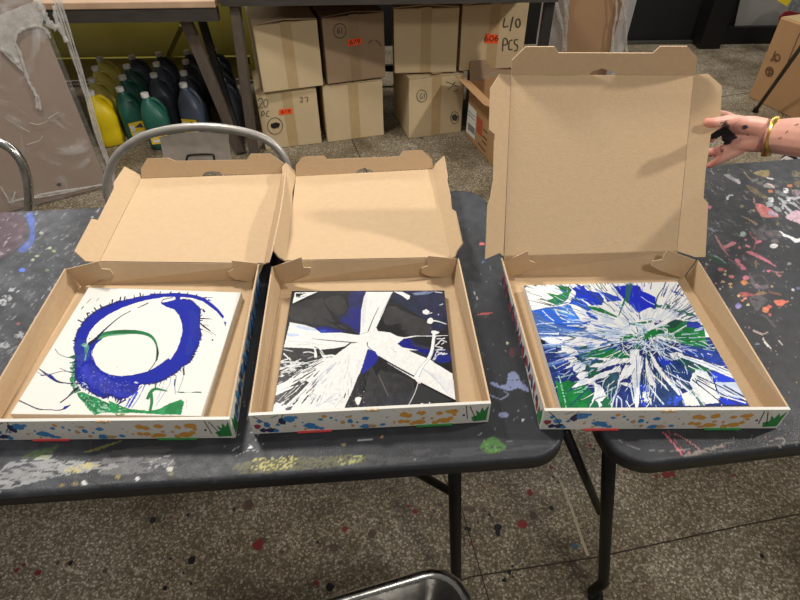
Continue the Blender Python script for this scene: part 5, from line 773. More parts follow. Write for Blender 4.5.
JUGS = [((89.6, 91.4), .5, 'Y', 0, 'bright yellow paint jug at the front of the row by the wrapped panel'), ((91, 78.5), .6, 'M', 0, 'mustard paint jug second from the front beside the wrapped panel'), ((94.4, 67), .6, 'M', 0, 'mustard paint jug third from the front beside the wrapped panel'), ((99, 57.5), .5, 'M', 0, 'mustard paint jug at the back beside the wrapped panel'),
        ((119, 87.5), .55, 'T', 1, 'green paint jug in front, between the yellow jug and the green labelled one'), ((121.8, 76), .55, 'T', 0, 'teal paint jug second from the front, behind the green one'), ((126, 65), .3, 'D', 0, 'dark green paint jug third from the front, behind two teal jugs'), ((131, 55.5), .3, 'K', 0, 'dark paint jug at the back behind the green jugs'),
        ((144, 93.3), .2, 'T', 1, 'teal paint jug standing nearest of all, with yellow label'), ((153, 73.7), .1, 'K', 0, 'dark slate paint jug just behind the nearest teal jug'), ((155.7, 62.8), .1, 'K', 0, 'dark slate paint jug, third in the row behind the nearest teal jug'), ((158, 52.7), .1, 'K', 0, 'dark slate paint jug at the back behind the nearest teal jug'),
        ((182.6, 83.4), -.2, 'N', 1, 'slate paint jug with yellow label, in front behind the curved chair back'), ((183, 71.6), 0, 'K', 0, 'dark slate jug second from the front, left of the slanted bench leg'), ((185, 60.4), 0, 'K', 0, 'dark slate jug third from the front, left of the slanted bench leg'), ((186.4, 50.6), 0, 'K', 0, 'dark slate jug at the back, left of the slanted bench leg'),
        ((221, 79), -.2, 'N', 0, 'slate paint jug in front between the two bench legs'), ((217.4, 68.6), -.1, 'K', 0, 'dark jug second from the front between the bench legs'), ((215, 58.4), -.1, 'K', 0, 'dark jug third from the front between the bench legs'), ((213, 50), 0, 'K', 0, 'dark jug at the back between the bench legs')]
for c, rz, k, lab, lb in JUGS:
    p = az(c, .304); jug(p[0]+.022*math.cos(rz), p[1]+.022*math.sin(rz), rz, k, lab, lb)
# ------------------------------------------------------------------ cartons
def textmesh(s, size):
    cu = bpy.data.curves.new('t', 'FONT'); cu.body = s; cu.size = size; cu.align_x = 'CENTER'; cu.align_y = 'CENTER'; o = bpy.data.objects.new('t', cu); COL.objects.link(o)
    me = bpy.data.meshes.new_from_object(o.evaluated_get(bpy.context.evaluated_depsgraph_get())); vs = [tuple(v.co) for v in me.vertices]; fs = [tuple(p.vertices) for p in me.polygons]
    bpy.data.objects.remove(o); bpy.data.meshes.remove(me); return vs, fs
def text_on(mb, s, size, fr, a, h, lift, mi, squash=1):
    vs, fs = textmesh(s, size); P0, e1, e2, n = fr; mb.add([P0+e1*(a+v[0])+e2*(h+v[1]*squash)+n*lift for v in vs], fs, mi)
def facepx(fr):
    P0, e1, e2, n = fr
    def g(p): q = onpl(p, P0, n)-P0; return (q@e1, q@e2)
    return g
def carton(label, L, R, z0, h, depth, mt, tape, gap=False, group='taped tan cartons stacked under the bench', name='carton', marks=None, tapew=.055, lean=0):
    L = V(L[0], L[1], z0); R = V(R[0], R[1], z0); e1 = nrm(R-L); bk = V(-e1[1], e1[0], 0); n = -bk; w = np.linalg.norm(R-L)
    root = thing(name, label, 'carton', (L+R)/2+bk*depth/2, group)
    b = MB(); b.hexa([L, R, R+bk*depth, L+bk*depth], [q+V(0, 0, h-.004) for q in (L, R, R+bk*depth, L+bk*depth)]); bevel(b.build('carton_body', [mt], root), .004, 2)
    for s_ in (0, 1):                               # two top flaps meeting in the middle
        b = MB(); u0, u1 = (.002, w/2-.001) if s_ == 0 else (w/2+.001, w-.002); lift = .012 if gap else .003
        q = [L+e1*u0, L+e1*u1, L+e1*u1+bk*depth, L+e1*u0+bk*depth]; zz_ = [0, lift, lift*.4, 0] if s_ == 0 else [lift, 0, 0, lift*.4]
        b.sheet([p+V(0, 0, h-.002+dz) for p, dz in zip(q, zz_)], V(0, 0, .003)); b.build('top_flap', [mt], root)
    fr = (L.copy(), e1, V(0, 0, 1), n)
    b = MB(); c = w/2; b.add([L+e1*(c-tapew/2)+n*.0012+V(0, 0, .004), L+e1*(c+tapew/2)+n*.0012+V(0, 0, .004), L+e1*(c+tapew/2)+n*.0012+V(0, 0, h), L+e1*(c-tapew/2)+n*.0012+V(0, 0, h)], [(0, 1, 2, 3)]); b.add([L+e1*(c-tapew/2)+n*.001+V(0, 0, h+.016), L+e1*(c+tapew/2)+n*.001+V(0, 0, h+.016), L+e1*(c+tapew/2)+bk*depth+V(0, 0, h+.008), L+e1*(c-tapew/2)+bk*depth+V(0, 0, h+.008)], [(0, 1, 2, 3)]) if not gap else None
    b.build('tape', [tape], root)
    if marks: marks(root, fr, facepx(fr), w, h)
    return root
def sticker(root, fr, g, pts, txt):
    b = MB(); q = [g(p) for p in pts]; flatpoly(b, q, fr, .0022, 0); o = b.build('orange_sticker', [ORANGE], root); ca = sum(p[0] for p in q)/4; ch = sum(p[1] for p in q)/4; hh = abs(q[3][1]-q[0][1])
    b = MB(); text_on(b, txt, hh*1.15, fr, ca, ch, .003, 0, .8); b.build('number', [DKINK], o)
def scrawl(root, fr, g, strokes, w=.0032, nm='marker_writing', m_=None):
    b = MB()
    for s in strokes: ribbon(b, [g(p) for p in (spline(s, 4) if len(s) > 2 else s)], w, fr, .0026, 0)
    b.build(nm, [m_ or INK], root)
f2 = lambda pts: [(230+x/4, y/4) for x, y in pts]; f3 = lambda pts: [(380+x/4, y/4) for x, y in pts]
circ = lambda x, y, rx, ry, k=14: [(x+rx*math.cos(a), y+ry*math.sin(a)) for a in [2*math.pi*i/k for i in range(k+1)]]
def mLL(r, fr, g, w, h):
    sticker(r, fr, g, f2([(196, 460), (250, 454), (250, 432), (196, 438)]), '619')
    scrawl(r, fr, g, [f2([(112, 402), (120, 392), (130, 398), (126, 414), (114, 432), (132, 428)]), f2(circ(143, 412, 8, 16)), f2([(128, 470), (127, 448), (136, 446), (138, 456), (128, 460)]), f2([(158, 444), (148, 446), (148, 464), (158, 464)]), f2([(278, 392), (288, 388), (290, 396), (280, 408), (292, 406)]), f2([(298, 390), (310, 388), (308, 408)]), f2(circ(180, 503, 30, 33))])
    b = MB(); flatpoly(b, [g(p) for p in f2([(163, 495), (185, 488), (200, 494), (196, 508), (175, 514), (163, 508)])], fr, .0024, 0); b.build('smudge', [DKINK], r)
def mDK(r, fr, g, w, h):
    sticker(r, fr, g, f2([(470, 186), (526, 176), (526, 150), (472, 158)]), '679')
    scrawl(r, fr, g, [f2(circ(439, 123, 25, 29)), f2([(438, 110), (430, 120), (430, 132), (438, 130), (437, 122), (431, 124)]), f2([(446, 110), (447, 132)]), f2([(555, 175), (560, 165), (570, 160)]), f2([(580, 160), (596, 170), (604, 185)])], .004)
def mUR2(r, fr, g, w, h):
    sticker(r, fr, g, f3([(418, 172), (472, 174), (472, 138), (420, 134)]), '606')
    scrawl(r, fr, g, [f3([(500, 70), (494, 106), (513, 103)]), f3([(520, 124), (532, 66)]), f3(circ(552, 92, 9, 17)), f3([(490, 204), (494, 156), (508, 158), (508, 176), (494, 180)]), f3([(530, 160), (518, 164), (516, 196), (530, 196)]), f3([(552, 158), (538, 160), (540, 176), (550, 182), (548, 200), (536, 202)])], .006)
def mLR(r, fr, g, w, h):
    scrawl(r, fr, g, [f3(circ(167, 383, 20, 24)), f3([(168, 370), (160, 382), (162, 394), (170, 392), (168, 384)]), f3([(176, 372), (178, 392)]), f3([(270, 360), (300, 330)]), f3([(264, 326), (320, 348)]), f3([(300, 326), (290, 345), (310, 345), (308, 362), (292, 366)]), f3(circ(298, 470, 16, 24))])
    b = MB(); flatpoly(b, [g(p) for p in f3([(285, 462), (300, 455), (312, 465), (305, 484), (290, 480)])], fr, .0024, 0); b.build('smudge', [INK], r)
A2 = lambda p, z: az(p, z)[:2]
carton('tan carton with a 619 sticker on the floor, bottom of the leftmost stack', A2((265.6, 150), 0), A2((322, 143), 0), 0, .322, .36, CARTON, TAPE, marks=mLL)
carton('plain tan carton at the bottom, under the brown carton', A2((328, 142.5), 0), A2((384, 135), 0), 0, .325, .36, CARTON, TAPE)
carton('tan carton on the floor marked with a circled number and an X', A2((409, 138.8), 0), A2((461, 132), 0), 0, .345, .36, CARTON, TAPE, marks=mLR)
carton('plain tan carton on top of the leftmost stack, tilted slightly', A2((263.8, 93), .335), A2((323.5, 85.5), .335), .335, .335, .36, CARTON, TAPE, gap=True)
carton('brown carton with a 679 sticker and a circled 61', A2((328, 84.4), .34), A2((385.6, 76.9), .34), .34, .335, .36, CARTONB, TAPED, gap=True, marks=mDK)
carton('plain tan carton, top layer, right of the dark gap', A2((394.5, 73.5), .36), A2((456, 72), .36), .36, .33, .36, CARTON, TAPE, gap=True)
carton('tan carton marked L/O PCS with an orange sticker', A2((459, 71), .36), A2((521, 67.5), .36), .36, .335, .36, CARTON, TAPE, gap=True, marks=mUR2)
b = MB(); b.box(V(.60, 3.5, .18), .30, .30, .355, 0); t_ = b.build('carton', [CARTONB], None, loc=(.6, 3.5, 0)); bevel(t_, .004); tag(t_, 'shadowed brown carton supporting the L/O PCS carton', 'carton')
# open carton on the floor
A = az((466, 135), 0); Bn = az((494, 168), 0); d = nrm(Bn-A); s = V(-d[1], d[0], 0); s = s if s[0] > 0 else -s; H = .315; WD = .40
C = Bn+s*WD; D = A+s*WD; root = thing('open_carton', 'open kraft carton with raised flaps on the floor right of the stacks', 'carton', (A+C)/2)
th = .005; zt = V(0, 0, H)
b = MB(); b.sheet([A+V(0, 0, .006), Bn+V(0, 0, .006), C+V(0, 0, .006), D+V(0, 0, .006)], V(0, 0, -.005)); b.build('base', [CARTONK], root)
for p, q, inn in ((A, Bn, s), (Bn, C, -d), (C, D, -s), (D, A, d)): b = MB(); b.sheet([p, q, q+zt, p+zt], inn*th); b.build('side_panel', [CARTONK], root)
b = MB(); b.sheet([A+zt+d*.005, Bn+zt-d*.005, Bn+zt-s*.085-d*.02+V(0, 0, .035), A+zt-s*.10+d*.02+V(0, 0, .05)], V(0, 0, .004)); b.build('flap', [CARTONK], root)
b = MB(); b.sheet([A+zt, D+zt, D+zt-d*.05+V(0, 0, .09), A+zt-d*.02+V(0, 0, .10)], -d*.004); b.build('flap', [CARTONB], root)
b = MB(); b.sheet([D+zt, C+zt, C+zt+s*.12+V(0, 0, .06), D+zt+s*.12+V(0, 0, .06)], V(0, 0, .004)); b.build('flap', [CARTONK], root)
b = MB(); b.sheet([Bn+zt, C+zt, C+zt+d*.12-V(0, 0, .08), Bn+zt+d*.12-V(0, 0, .08)], V(0, 0, .004)); b.build('flap', [CARTONK], root)
fr = (A.copy(), d, V(0, 0, 1), -s); g = facepx(fr); l7 = lambda pts: [(440+x/4.29, 40+y/4.29) for x, y in pts]
b = MB(); flatpoly(b, [g(p) for p in l7([(124, 268), (158, 308), (150, 428), (112, 392)])], fr, .0015, 0)
for y in (330, 345, 385, 395, 405): ribbon(b, [g(p) for p in l7([(122, y-28), (150, y)])], .004 if y < 350 else .009, fr, .002, 1)
b.build('shipping_label', [LABW, INK], root)
b = MB(); flatpoly(b, [g(p) for p in l7([(160, 320), (184, 350), (180, 418), (158, 392)])], fr, .0015, 0); b.build('red_label', [mat('faded_red_label', (186, 84, 60), .7)], root)
scrawl(root, fr, g, [l7([(188, 382), (204, 400)]), l7([(185, 410), (202, 430)]), l7([(182, 430), (200, 452)]), l7([(165, 440), (196, 480)])], .010, 'printed_text', INKB)
# tall carton at the right
A = az((748, 97), 0); Bn = az((790, 117.5), 0); d = nrm(Bn-A); s = V(-d[1], d[0], 0); s = s if s[0] > 0 else -s; H = .485
L0 = .42; C0 = A+d*L0; root = thing('tall_carton', 'tall brown carton with a printed symbol standing beyond the right table', 'carton', A+d*L0/2+s*.3, None)
b = MB(); b.hexa([A, C0, C0+s*.6, A+s*.6][::-1], [p+V(0, 0, H) for p in (A, C0, C0+s*.6, A+s*.6)][::-1]); bevel(b.build('carton_body', [CARTONK], root), .006)
b = MB(); b.add([A+s*.01+V(0, 0, H+.002), A+s*.3+V(0, 0, H+.002), C0+s*.3+V(0, 0, H+.002), C0+s*.01+V(0, 0, H+.002)], [(0, 3, 2, 1)]); b.build('tape', [TAPE], root)
fr = (A.copy(), d, V(0, 0, 1), -s); g = facepx(fr); q5 = lambda pts: [(680+x/5, y/5) for x, y in pts]
scrawl(root, fr, g, [q5(circ(448, 358, 18, 22)), q5([(436, 350), (460, 352), (462, 366), (440, 366)]), q5([(448, 338), (448, 378)]), q5(circ(488, 288, 12, 16)), q5([(462, 300), (476, 262), (480, 256)]), q5([(470, 300), (486, 306)]), q5([(455, 296), (462, 304)])], .010, 'printed_symbol', INKB)
b = MB(); e_ = g(q5([(600, 165)])[0]); e2_ = g(q5([(540, 310)])[0]); ribbon(b, [e_, e2_], .006, fr, .002, 0); b.build('cut_seam', [INKB], root)
Aq = az((799, 124), 0)+V(.03, -.06, 0); b = MB(); b.hexa([Aq, Aq+V(.5, -.12, 0), Aq+V(.56, .08, 0), Aq+V(.06, .2, 0)][::-1], [p+V(0, 0, .11) for p in (Aq, Aq+V(.5, -.12, 0), Aq+V(.56, .08, 0), Aq+V(.06, .2, 0))][::-1]); o = b.build('small_carton', [CARTONK], None, loc=tuple(Aq)); bevel(o, .004); tag(o, 'low kraft carton in front of the tall carton at the right edge', 'carton')
p0 = az((755, 112), 0); p1 = ay((806, 40), 3.05); b = MB(); b.tube([p0+V(0, 0, .01), p1], .011, 12); r = b.build('metal_rod', [mat('dark_bronze_rod', (70, 62, 54), .4, metal=.6)], None, True, loc=tuple(p0)); tag(r, 'thin dark rod leaning across the tall carton', 'rod')
b = MB(); b.tube([p0+V(0, 0, .0), p0+V(0, 0, .03)], [.018, .014], 12); b.build('rubber_tip', [mat('rod_tip', (20, 20, 20), .7)], r, True)
# bag behind the tall carton
pB = ay((806, 4), 4.2); root = thing('grey_bag', 'speckled grey bag with a yellow tag and dark red trim behind the tall carton', 'bag', V(pB[0], 4.2, 0))
b = MB(); cx_, cy_ = pB[0]+.06, 4.2; rings = []
for z, w_ in ((.0, .13), (.05, .16), (.2, .17), (.34, .165), (.46, .15), (.56, .09), (.60, .03)):
    rings.append([V(cx_+w_*math.cos(a)*(1+.06*math.sin(3*a+z*9)), cy_+.15*w_/.25*math.sin(a), z) for a in [2*math.pi*k/24 for k in range(24)]])
b.add([v for r_ in rings for v in r_], [(i*24+k, i*24+(k+1) % 24, (i+1)*24+(k+1) % 24, (i+1)*24+k) for i in range(len(rings)-1) for k in range(24)]+[tuple(range(23, -1, -1)), tuple(6*24+k for k in range(24))]); b.build('bag_body', [mat('speckled_grey_fabric', (112, 114, 112), .9, noise=.6, nscale=60)], root, True)
b = MB(); b.sheet([onpl(p, V(0, 3.9, 0), V(0, 1, 0)) for p in [(778, 1), (787, 6.5), (792.5, -2), (784, -9)]], V(0, .004, 0)); b.build('yellow_tag', [mat('yellow_tag', (226, 204, 40), .6)], root)
b = MB(); b.sheet([onpl(p, V(0, 3.86, 0), V(0, 1, 0)) for p in [(780, 17), (785, 12), (790, 11), (797, 13), (806, 14), (806, 26), (779, 24)]], V(0, .01, 0)); b.build('red_trim', [mat('dark_red_fabric', (120, 26, 36), .8)], root)
# ------------------------------------------------------------------ wrapped panels
WRAP = bpy.data.materials.new('clear_plastic_wrap'); WRAP.use_nodes = True; nt = WRAP.node_tree; N = nt.nodes; L_ = nt.links; bs = N['Principled BSDF']
tc = N.new('ShaderNodeTexCoord'); nn = N.new('ShaderNodeTexNoise'); nn.inputs['Scale'].default_value = 5; nn.inputs['Detail'].default_value = 6; nn.inputs['Distortion'].default_value = 1.5; L_.new(tc.outputs['Object'], nn.inputs['Vector'])
mr = N.new('ShaderNodeMapRange'); mr.inputs[1].default_value = .52; mr.inputs[2].default_value = .74; mr.inputs[3].default_value = .07; mr.inputs[4].default_value = .42; L_.new(nn.outputs[0], mr.inputs[0]); L_.new(mr.outputs[0], bs.inputs['Alpha'])
bp = N.new('ShaderNodeBump'); bp.inputs['Strength'].default_value = .9; bp.inputs['Distance'].default_value = .02; L_.new(nn.outputs[0], bp.inputs['Height']); L_.new(bp.outputs[0], bs.inputs['Normal'])
bs.inputs['Base Color'].default_value = (.8, .8, .8, 1); bs.inputs['Roughness'].default_value = .18; bs.inputs['Specular IOR Level'].default_value = .8
WRAPD = mat('bunched_plastic_wrap', (222, 219, 214), .2, alpha=.36, noise=.3, nscale=30, bump=.8, bscale=40); PANEL = mat('brown_panel_board', (136, 116, 100), .7, noise=.08, nscale=5)
def grid_wrap(P0, e1, e2, n, W_, H_, amp, nx, ny, seed):
    vs = []; fs = []
    for j in range(ny+1):
        for i in range(nx+1):
            a, h = W_*i/nx, H_*j/ny; d = amp*(fbm(np.array([a*9.]), np.array([h*6.+seed]), seed, 4)[0]); vs.append(P0+e1*a+e2*h+n*(.004+d))
    for j in range(ny):
        for i in range(nx): k = j*(nx+1)+i; fs.append((k, k+1, k+nx+2, k+nx+1))
    return vs, fs
R0 = az((109, 187), 0)+V(0, 0, .005); dirb = nrm(V(-.357, -.212, 0)); topR = ay((61, 25), 2.785); upv = topR-R0; upv = nrm(upv-dirb*(upv@dirb)); nP = nrm(np.cross(-dirb, upv)); nP = nP if nP[1] < 0 else -nP
Wp, Hp = .62, 1.15; root = thing('wrapped_board', 'large brown board wrapped in clear plastic, leaning on the bench behind the left chair', 'panel', R0+dirb*Wp/2)
b = MB(); b.sheet([R0, R0+dirb*Wp, R0+dirb*Wp+upv*Hp, R0+upv*Hp], -nP*.045); bevel(b.build('board', [PANEL], root), .004)
fr = (R0+nP*.001, dirb, upv, nP); g = facepx(fr); b = MB(); q = g((59, 184.5)); flatpoly(b, blobpts(q[0], q[1], .011, .008), fr, .001, 0); b.build('grip_hole', [DKINK], root)
vs, fs_ = grid_wrap(R0-dirb*.02-upv*.0, dirb, upv, nP, Wp+.02, Hp, .03, 50, 80, 3); obj('plastic_wrap', vs, fs_, [WRAP], None, root, True)
e12 = lambda pts: [(x/2.61, y/2.61) for x, y in pts]
def cord(pts, r, nm, fr_, par, lift=.02):
    P0, e1, e2, n = fr_; b = MB(); q = [onpl(p, P0+n*lift, n) for p in spline(pts, 5)]; rr = [r*(.6+.7*random.random()) for _ in q]; b.tube(q, rr, 8); return b.build(nm, [WRAPD], par, True)
for pts, r in (([(97, 0), (112, 30), (128, 60), (150, 75)], .016), ([(50, 80), (70, 72), (96, 68), (120, 78), (132, 100)], .007), ([(38, 108), (52, 140), (66, 185), (76, 215), (92, 245), (98, 285)], .008), ([(0, 128), (28, 140), (46, 165)], .012), ([(88, 245), (100, 255), (106, 288)], .007), ([(38, 108), (44, 88), (60, 76)], .007), ([(140, 15), (150, 60), (175, 110)], .01), ([(20, 530), (80, 515), (150, 500), (270, 483)], .006), ([(40, 522), (120, 512), (200, 496), (270, 480)], .005), ([(0, 485), (15, 510), (28, 530), (40, 500)], .004), ([(125, 310), (150, 295), (156, 292)], .0025), ([(70, 378), (100, 368), (112, 356)], .0025), ([(75, 320), (100, 325), (125, 315)], .002), ([(50, 330), (78, 345)], .002)): cord(e12(pts), r, 'bunched_wrap', fr, root)
b = MB(); b.sheet([onpl(p, fr[0]+nP*.022, nP) for p in e12([(0, 40), (60, 14), (100, 0), (120, 25), (110, 68), (75, 72), (46, 90), (40, 120), (50, 150), (62, 190), (30, 160), (0, 130)])], nP*.002); b.build('bunched_wrap', [WRAPD], root)
for k in range(3):
    b = MB(); q = [onpl(p, fr[0]+nP*(.0-.015*k), nP) for p in spline([(52+k*3, -6), (62+k*3, 25), (82+k*2, 85), (98+k*2, 140), (112+k, 176), (113+k, 186)], 5)]; b.tube(q, [.006*(.6+.8*random.random()) for _ in q], 8); b.build('bunched_wrap', [WRAPD], root, True)
# second wrapped panel beyond the open lid
PL = V(0, 3.62, 0); q0 = onpl((537, 60), PL, V(0, 1, 0)); q1 = onpl((627, 60), PL, V(0, 1, 0)); x0, x1 = .80, 1.36
root = thing('wrapped_board', 'tan board in clear plastic standing behind the raised pizza box lid', 'panel', (1.1, 3.65, 0))
a0 = onpl((562, 40), PL, V(0, 1, 0))[0]; a1_ = onpl((612, 40), PL, V(0, 1, 0))[0]; w0 = onpl((537, 30), PL, V(0, 1, 0))[0]; w1 = onpl((627, 30), PL, V(0, 1, 0))[0]
b = MB(); b.box(V((w0+w1)/2, 3.66, .6), (w1-w0)*.92, .03, 1.2); b.build('board', [mat('tan_board', (164, 130, 98), .75, noise=.06, nscale=5)], root)
for xa, xb, sd in ((w0, a0, 5), (a1_, w1, 8)):
    vs, fs_ = grid_wrap(V(xa, 3.63, .0), V(1, 0, 0), V(0, 0, 1), V(0, -1, 0), xb-xa, 1.2, .06, 12, 60, sd); obj('plastic_wrap', vs, fs_, [mat('hazy_plastic_sheet', (196, 192, 190), .3, alpha=.7, noise=.4, nscale=14, stretch=(1, 1, .25), bump=.8, bscale=20)], None, root, True)
for u0, u1, r in ((551, 563, .012), (616, 613, .008), (563, 566, .01), (620, 626, .008)):
    b = MB(); q = [onpl(p, V(0, 3.59, 0), V(0, 1, 0)) for p in spline([(u0, -10), ((u0+u1)/2+2, 15), (u1, 35), (u1+1, 70)], 5)]; b.tube(q, [r*(.5+random.random()) for _ in q], 8); b.build('bunched_wrap', [WRAPD], root, True)
# ------------------------------------------------------------------ folding chairs
def arc_plane(pts, P0, n, r, nm, m_, par, closed=False, flat=None):
    b = MB(); b.tube(spline([onpl(p, P0, n) for p in pts], 6), r, 14, flat=flat); return b.build(nm, [m_], par, True)
nC = nrm(V(0, -1, .18)); PC = V(0, 1.53, .7); root = thing('folding_chair', 'grey folding chair with curved tube back and scratched panel behind the left pizza box', 'chair', (-.62, 1.45, 0), 'metal folding chairs')
top = [(111, 205), (106.5, 190), (108, 176), (114, 160), (126, 147), (145, 136), (170, 129.5), (197, 127), (225, 128.5), (252, 134), (270, 142), (281, 153), (287, 165), (289, 178)]
pl = [onpl(p, PC, nC) for p in top]; b = MB(); q = spline(pl, 6); lft = [V(q[0][0]-.02, q[0][1]+.10, .02)]; rgt = [V(q[-1][0]+.03, q[-1][1]+.12, .02)]
b.tube([lft[0]]+q+[rgt[0]], .0122, 14); b.build('back_frame', [GREYMET], root, True)
b = MB(); pp = [onpl(p, PC+nC*-.004, nC) for p in [(159, 137), (180, 133), (228, 131), (231, 162), (229, 172), (168, 174), (164, 160)]]; b.sheet(pp, -nC*.003); bevel(b.build('back_panel', [SCRP], root), .001)
b = MB(); hp = [onpl(p, PC+nC*.004, nC) for p in [(186, 166), (187, 157.5), (191, 155), (211, 154.5), (214, 157), (214.5, 166)]]; b.tube(spline(hp, 4), .003, 8); b.build('panel_slot_rim', [mat('dark_slot', (60, 58, 56), .5, metal=.8)], root, True)
def seat_at(root, c, yaw, w, d, z, m_, rim_r=.011, rc=.06):
    cs, sn = math.cos(yaw), math.sin(yaw); ex, ey = V(cs, sn, 0), V(-sn, cs, 0); out = []
    for (qx, qy, a0_) in ((1, 1, 0), (-1, 1, 90), (-1, -1, 180), (1, -1, 270)):
        for k in range(7): a = math.radians(a0_+k*15); out.append(c+ex*(qx*(w/2-rc)+rc*math.cos(a))+ey*(qy*(d/2-rc)+rc*math.sin(a))+V(0, 0, z))
    inner = [c+V(0, 0, z)+(p-c-V(0, 0, z))*.90-V(0, 0, .004) for p in out]; inner2 = [c+V(0, 0, z)+(p-c-V(0, 0, z))*.86-V(0, 0, .009) for p in out]; inner3 = [c+V(0, 0, z)+(p-c-V(0, 0, z))*.5-V(0, 0, .013) for p in out]
    n = len(out); b = MB(); b.add(out+inner+inner2+inner3, [(i+k*n, (i+1) % n+k*n, (i+1) % n+(k+1)*n, i+(k+1)*n) for k in range(3) for i in range(n)]+[tuple(range(3*n, 4*n))]+[tuple(range(n-1, -1, -1))]); s_ = b.build('seat', [m_], root, True)
    b = MB(); b.tube([p-V(0, 0, .004) for p in out], rim_r, 10, closed=True); b.build('seat_rim', [CHROME], s_, True)
    return ex, ey
seat_at(root, V(-.62, 1.30, 0), .05, .38, .36, .44, SCRATCH)
for sx in (-.17, .17): b = MB(); b.tube([V(-.62+sx*1.3, 1.52, .50), V(-.62+sx*1.15, 1.10, .02)], .011, 10); b.build('leg', [GREYMET], root, True)
# chair at the far left
PC2 = V(0, 1.43, .7); root = thing('folding_chair', 'chrome folding chair back at the left edge of the photo', 'chair', (-1.25, 1.4, 0), 'metal folding chairs')
q = spline([onpl(p, PC2, nC) for p in [(-95, 205), (-94, 180), (-80, 158), (-50, 144), (-20, 139), (-2, 142), (12, 150), (22, 163), (27.5, 180), (29, 196), (29.5, 215)]], 6); b = MB(); b.tube([V(q[0][0]-.02, q[0][1]+.1, .02)]+q+[V(q[-1][0]+.03, q[-1][1]+.1, .02)], .0125, 14); b.build('back_frame', [CHROME], root, True)
seat_at(root, V(-1.29, 1.32, 0), .05, .38, .36, .44, SCRATCH)
for sx in (-.17, .17): b = MB(); b.tube([V(-1.29+sx*1.2, 1.42, .50), V(-1.29+sx*1.15, 1.02, .02)], .011, 10); b.build('leg', [CHROME], root, True)
# chair seat in front, lower edge
cr = az((452, 564), .44); yw = math.radians(15.4); ex, ey = V(math.cos(yw), math.sin(yw), 0), V(-math.sin(yw), math.cos(yw), 0); cc = V(cr[0], cr[1], 0)-ex*.195-ey*.19; cc[2] = 0
root = thing('folding_chair', 'shiny metal folding chair seat at the bottom edge of the photo', 'chair', cc, 'metal folding chairs')
seat_at(root, cc, yw, .40, .38, .43, SCRATCH)
for sx in (-.19, .19): b = MB(); b.tube([cc+ex*sx*.9+ey*.12+V(0, 0, .42), cc+ex*sx-ey*.2+V(0, 0, .02)], .011, 10); b.build('leg', [CHROME], root, True); b = MB(); b.tube([cc+ex*sx*.9-ey*.12+V(0, 0, .42), cc+ex*sx+ey*.14+V(0, 0, .02)], .011, 10); b.build('leg', [CHROME], root, True)
# ------------------------------------------------------------------ person holding the lid
SKIN = mat('skin', (224, 168, 150), .5, attr='paint', noise=.08, nscale=60, bump=.15, bscale=500, sub=.12)
yF = 1.075
def hp_(p, dy=0): return ay(p, yF+dy)
def rad(pxr): return pxr/F*1.20
chains = [  # (points in photo coordinates with depth offset, radii in pixels)
    ([((905, 150), -.30), ((860, 143), -.22), ((815, 139), -.11), ((795, 137), -.06), ((778, 136.5), -.02), ((766, 136), 0)], [26, 24, 20.5, 19.5, 17.5, 16.6]),
    ([((766, 131), 0), ((752, 126), -.002), ((738, 124), -.006), ((730, 123), -.010)], [12.5, 10, 8, 6]),
    ([((766, 140), 0), ((752, 141), 0), ((742, 143), 0), ((733, 147), .004)], [13, 11.5, 9, 6.5]),
    ([((766, 136), 0), ((750, 134), .004), ((738, 135), .008), ((728, 136), .012)], [14, 11, 9.5, 7]),
    # thumb lying across the front of the flap
    ([((744, 124), -.004), ((732, 121), -.018), ((722, 121.5), -.030), ((713, 122.8), -.036), ((707, 122.3), -.036)], [8, 6.6, 5.4, 5.2, 4.6]),
    # index, behind the flap
    ([((738, 124), .006), ((727, 117), .022), ((719, 115), .030), ((708, 118), .040)], [7, 5.2, 4.6, 4]),
    # middle, curled and painted black
    ([((736, 131), .006), ((724, 130), .010), ((716, 134), .012), ((711, 139), .018)], [7, 5.4, 4.6, 4]),
    # ring
    ([((736, 142), .006), ((727, 147), .010), ((718, 151), .012), ((708, 153), .022)], [7, 5.6, 5, 4.2]),
    # little finger
    ([((740, 148), .0), ((728, 155), -.002), ((719, 160), .0), ((710, 165.5), .006)], [7, 5.2, 4.4, 3.4]),
]
root = thing('person', 'person at the right reaching in, paint-stained hand holding the lid, gold bracelet on the wrist', 'person', (1.5, 1.35, 0))
b = MB()
for pts, rs in chains:
    P = [hp_(p, dy) for p, dy in pts]; Q = spline(P, 6); R_ = list(np.interp(np.linspace(0, 1, len(Q)), np.linspace(0, 1, len(rs)), rs)); R_ = [r_/F*((q_-cam0)@fw)*.96 for r_, q_ in zip(R_, Q)]
    d0 = nrm(Q[0]-Q[1]); d1 = nrm(Q[-1]-Q[-2]); Q = [Q[0]+d0*R_[0]*.6]+Q+[Q[-1]+d1*R_[-1]*.55, Q[-1]+d1*R_[-1]*.85]; R_ = [R_[0]*.7]+R_+[R_[-1]*.8, R_[-1]*.42]
    b.tube(Q, R_, 16)
sh = hp_((905, 150), -.30); b.tube([sh, sh+V(.06, .05, .06), V(1.22, 1.16, 1.28), V(1.42, 1.54, 1.40), V(1.48, 1.60, 1.40)], [.044, .048, .056, .062, .05], 16)
for zz0, zz1, ra, rb in ((.95, 1.15, .15, .145), (1.15, 1.42, .145, .16)): b.tube([V(1.6, 1.69, zz0), V(1.6, 1.66, zz1)], [ra, rb], 20)
b.tube([V(1.6, 1.66, 1.38), V(1.6, 1.64, 1.44), V(1.58, 1.60, 1.56)], [.12, .07, .055], 18); b.tube([V(1.57, 1.57, 1.50), V(1.57, 1.56, 1.54), V(1.57, 1.57, 1.62), V(1.57, 1.58, 1.68), V(1.57, 1.59, 1.715)], [.05, .068, .078, .07, .035], 20)
arm = b.build('skin_body', [SKIN], root, True)
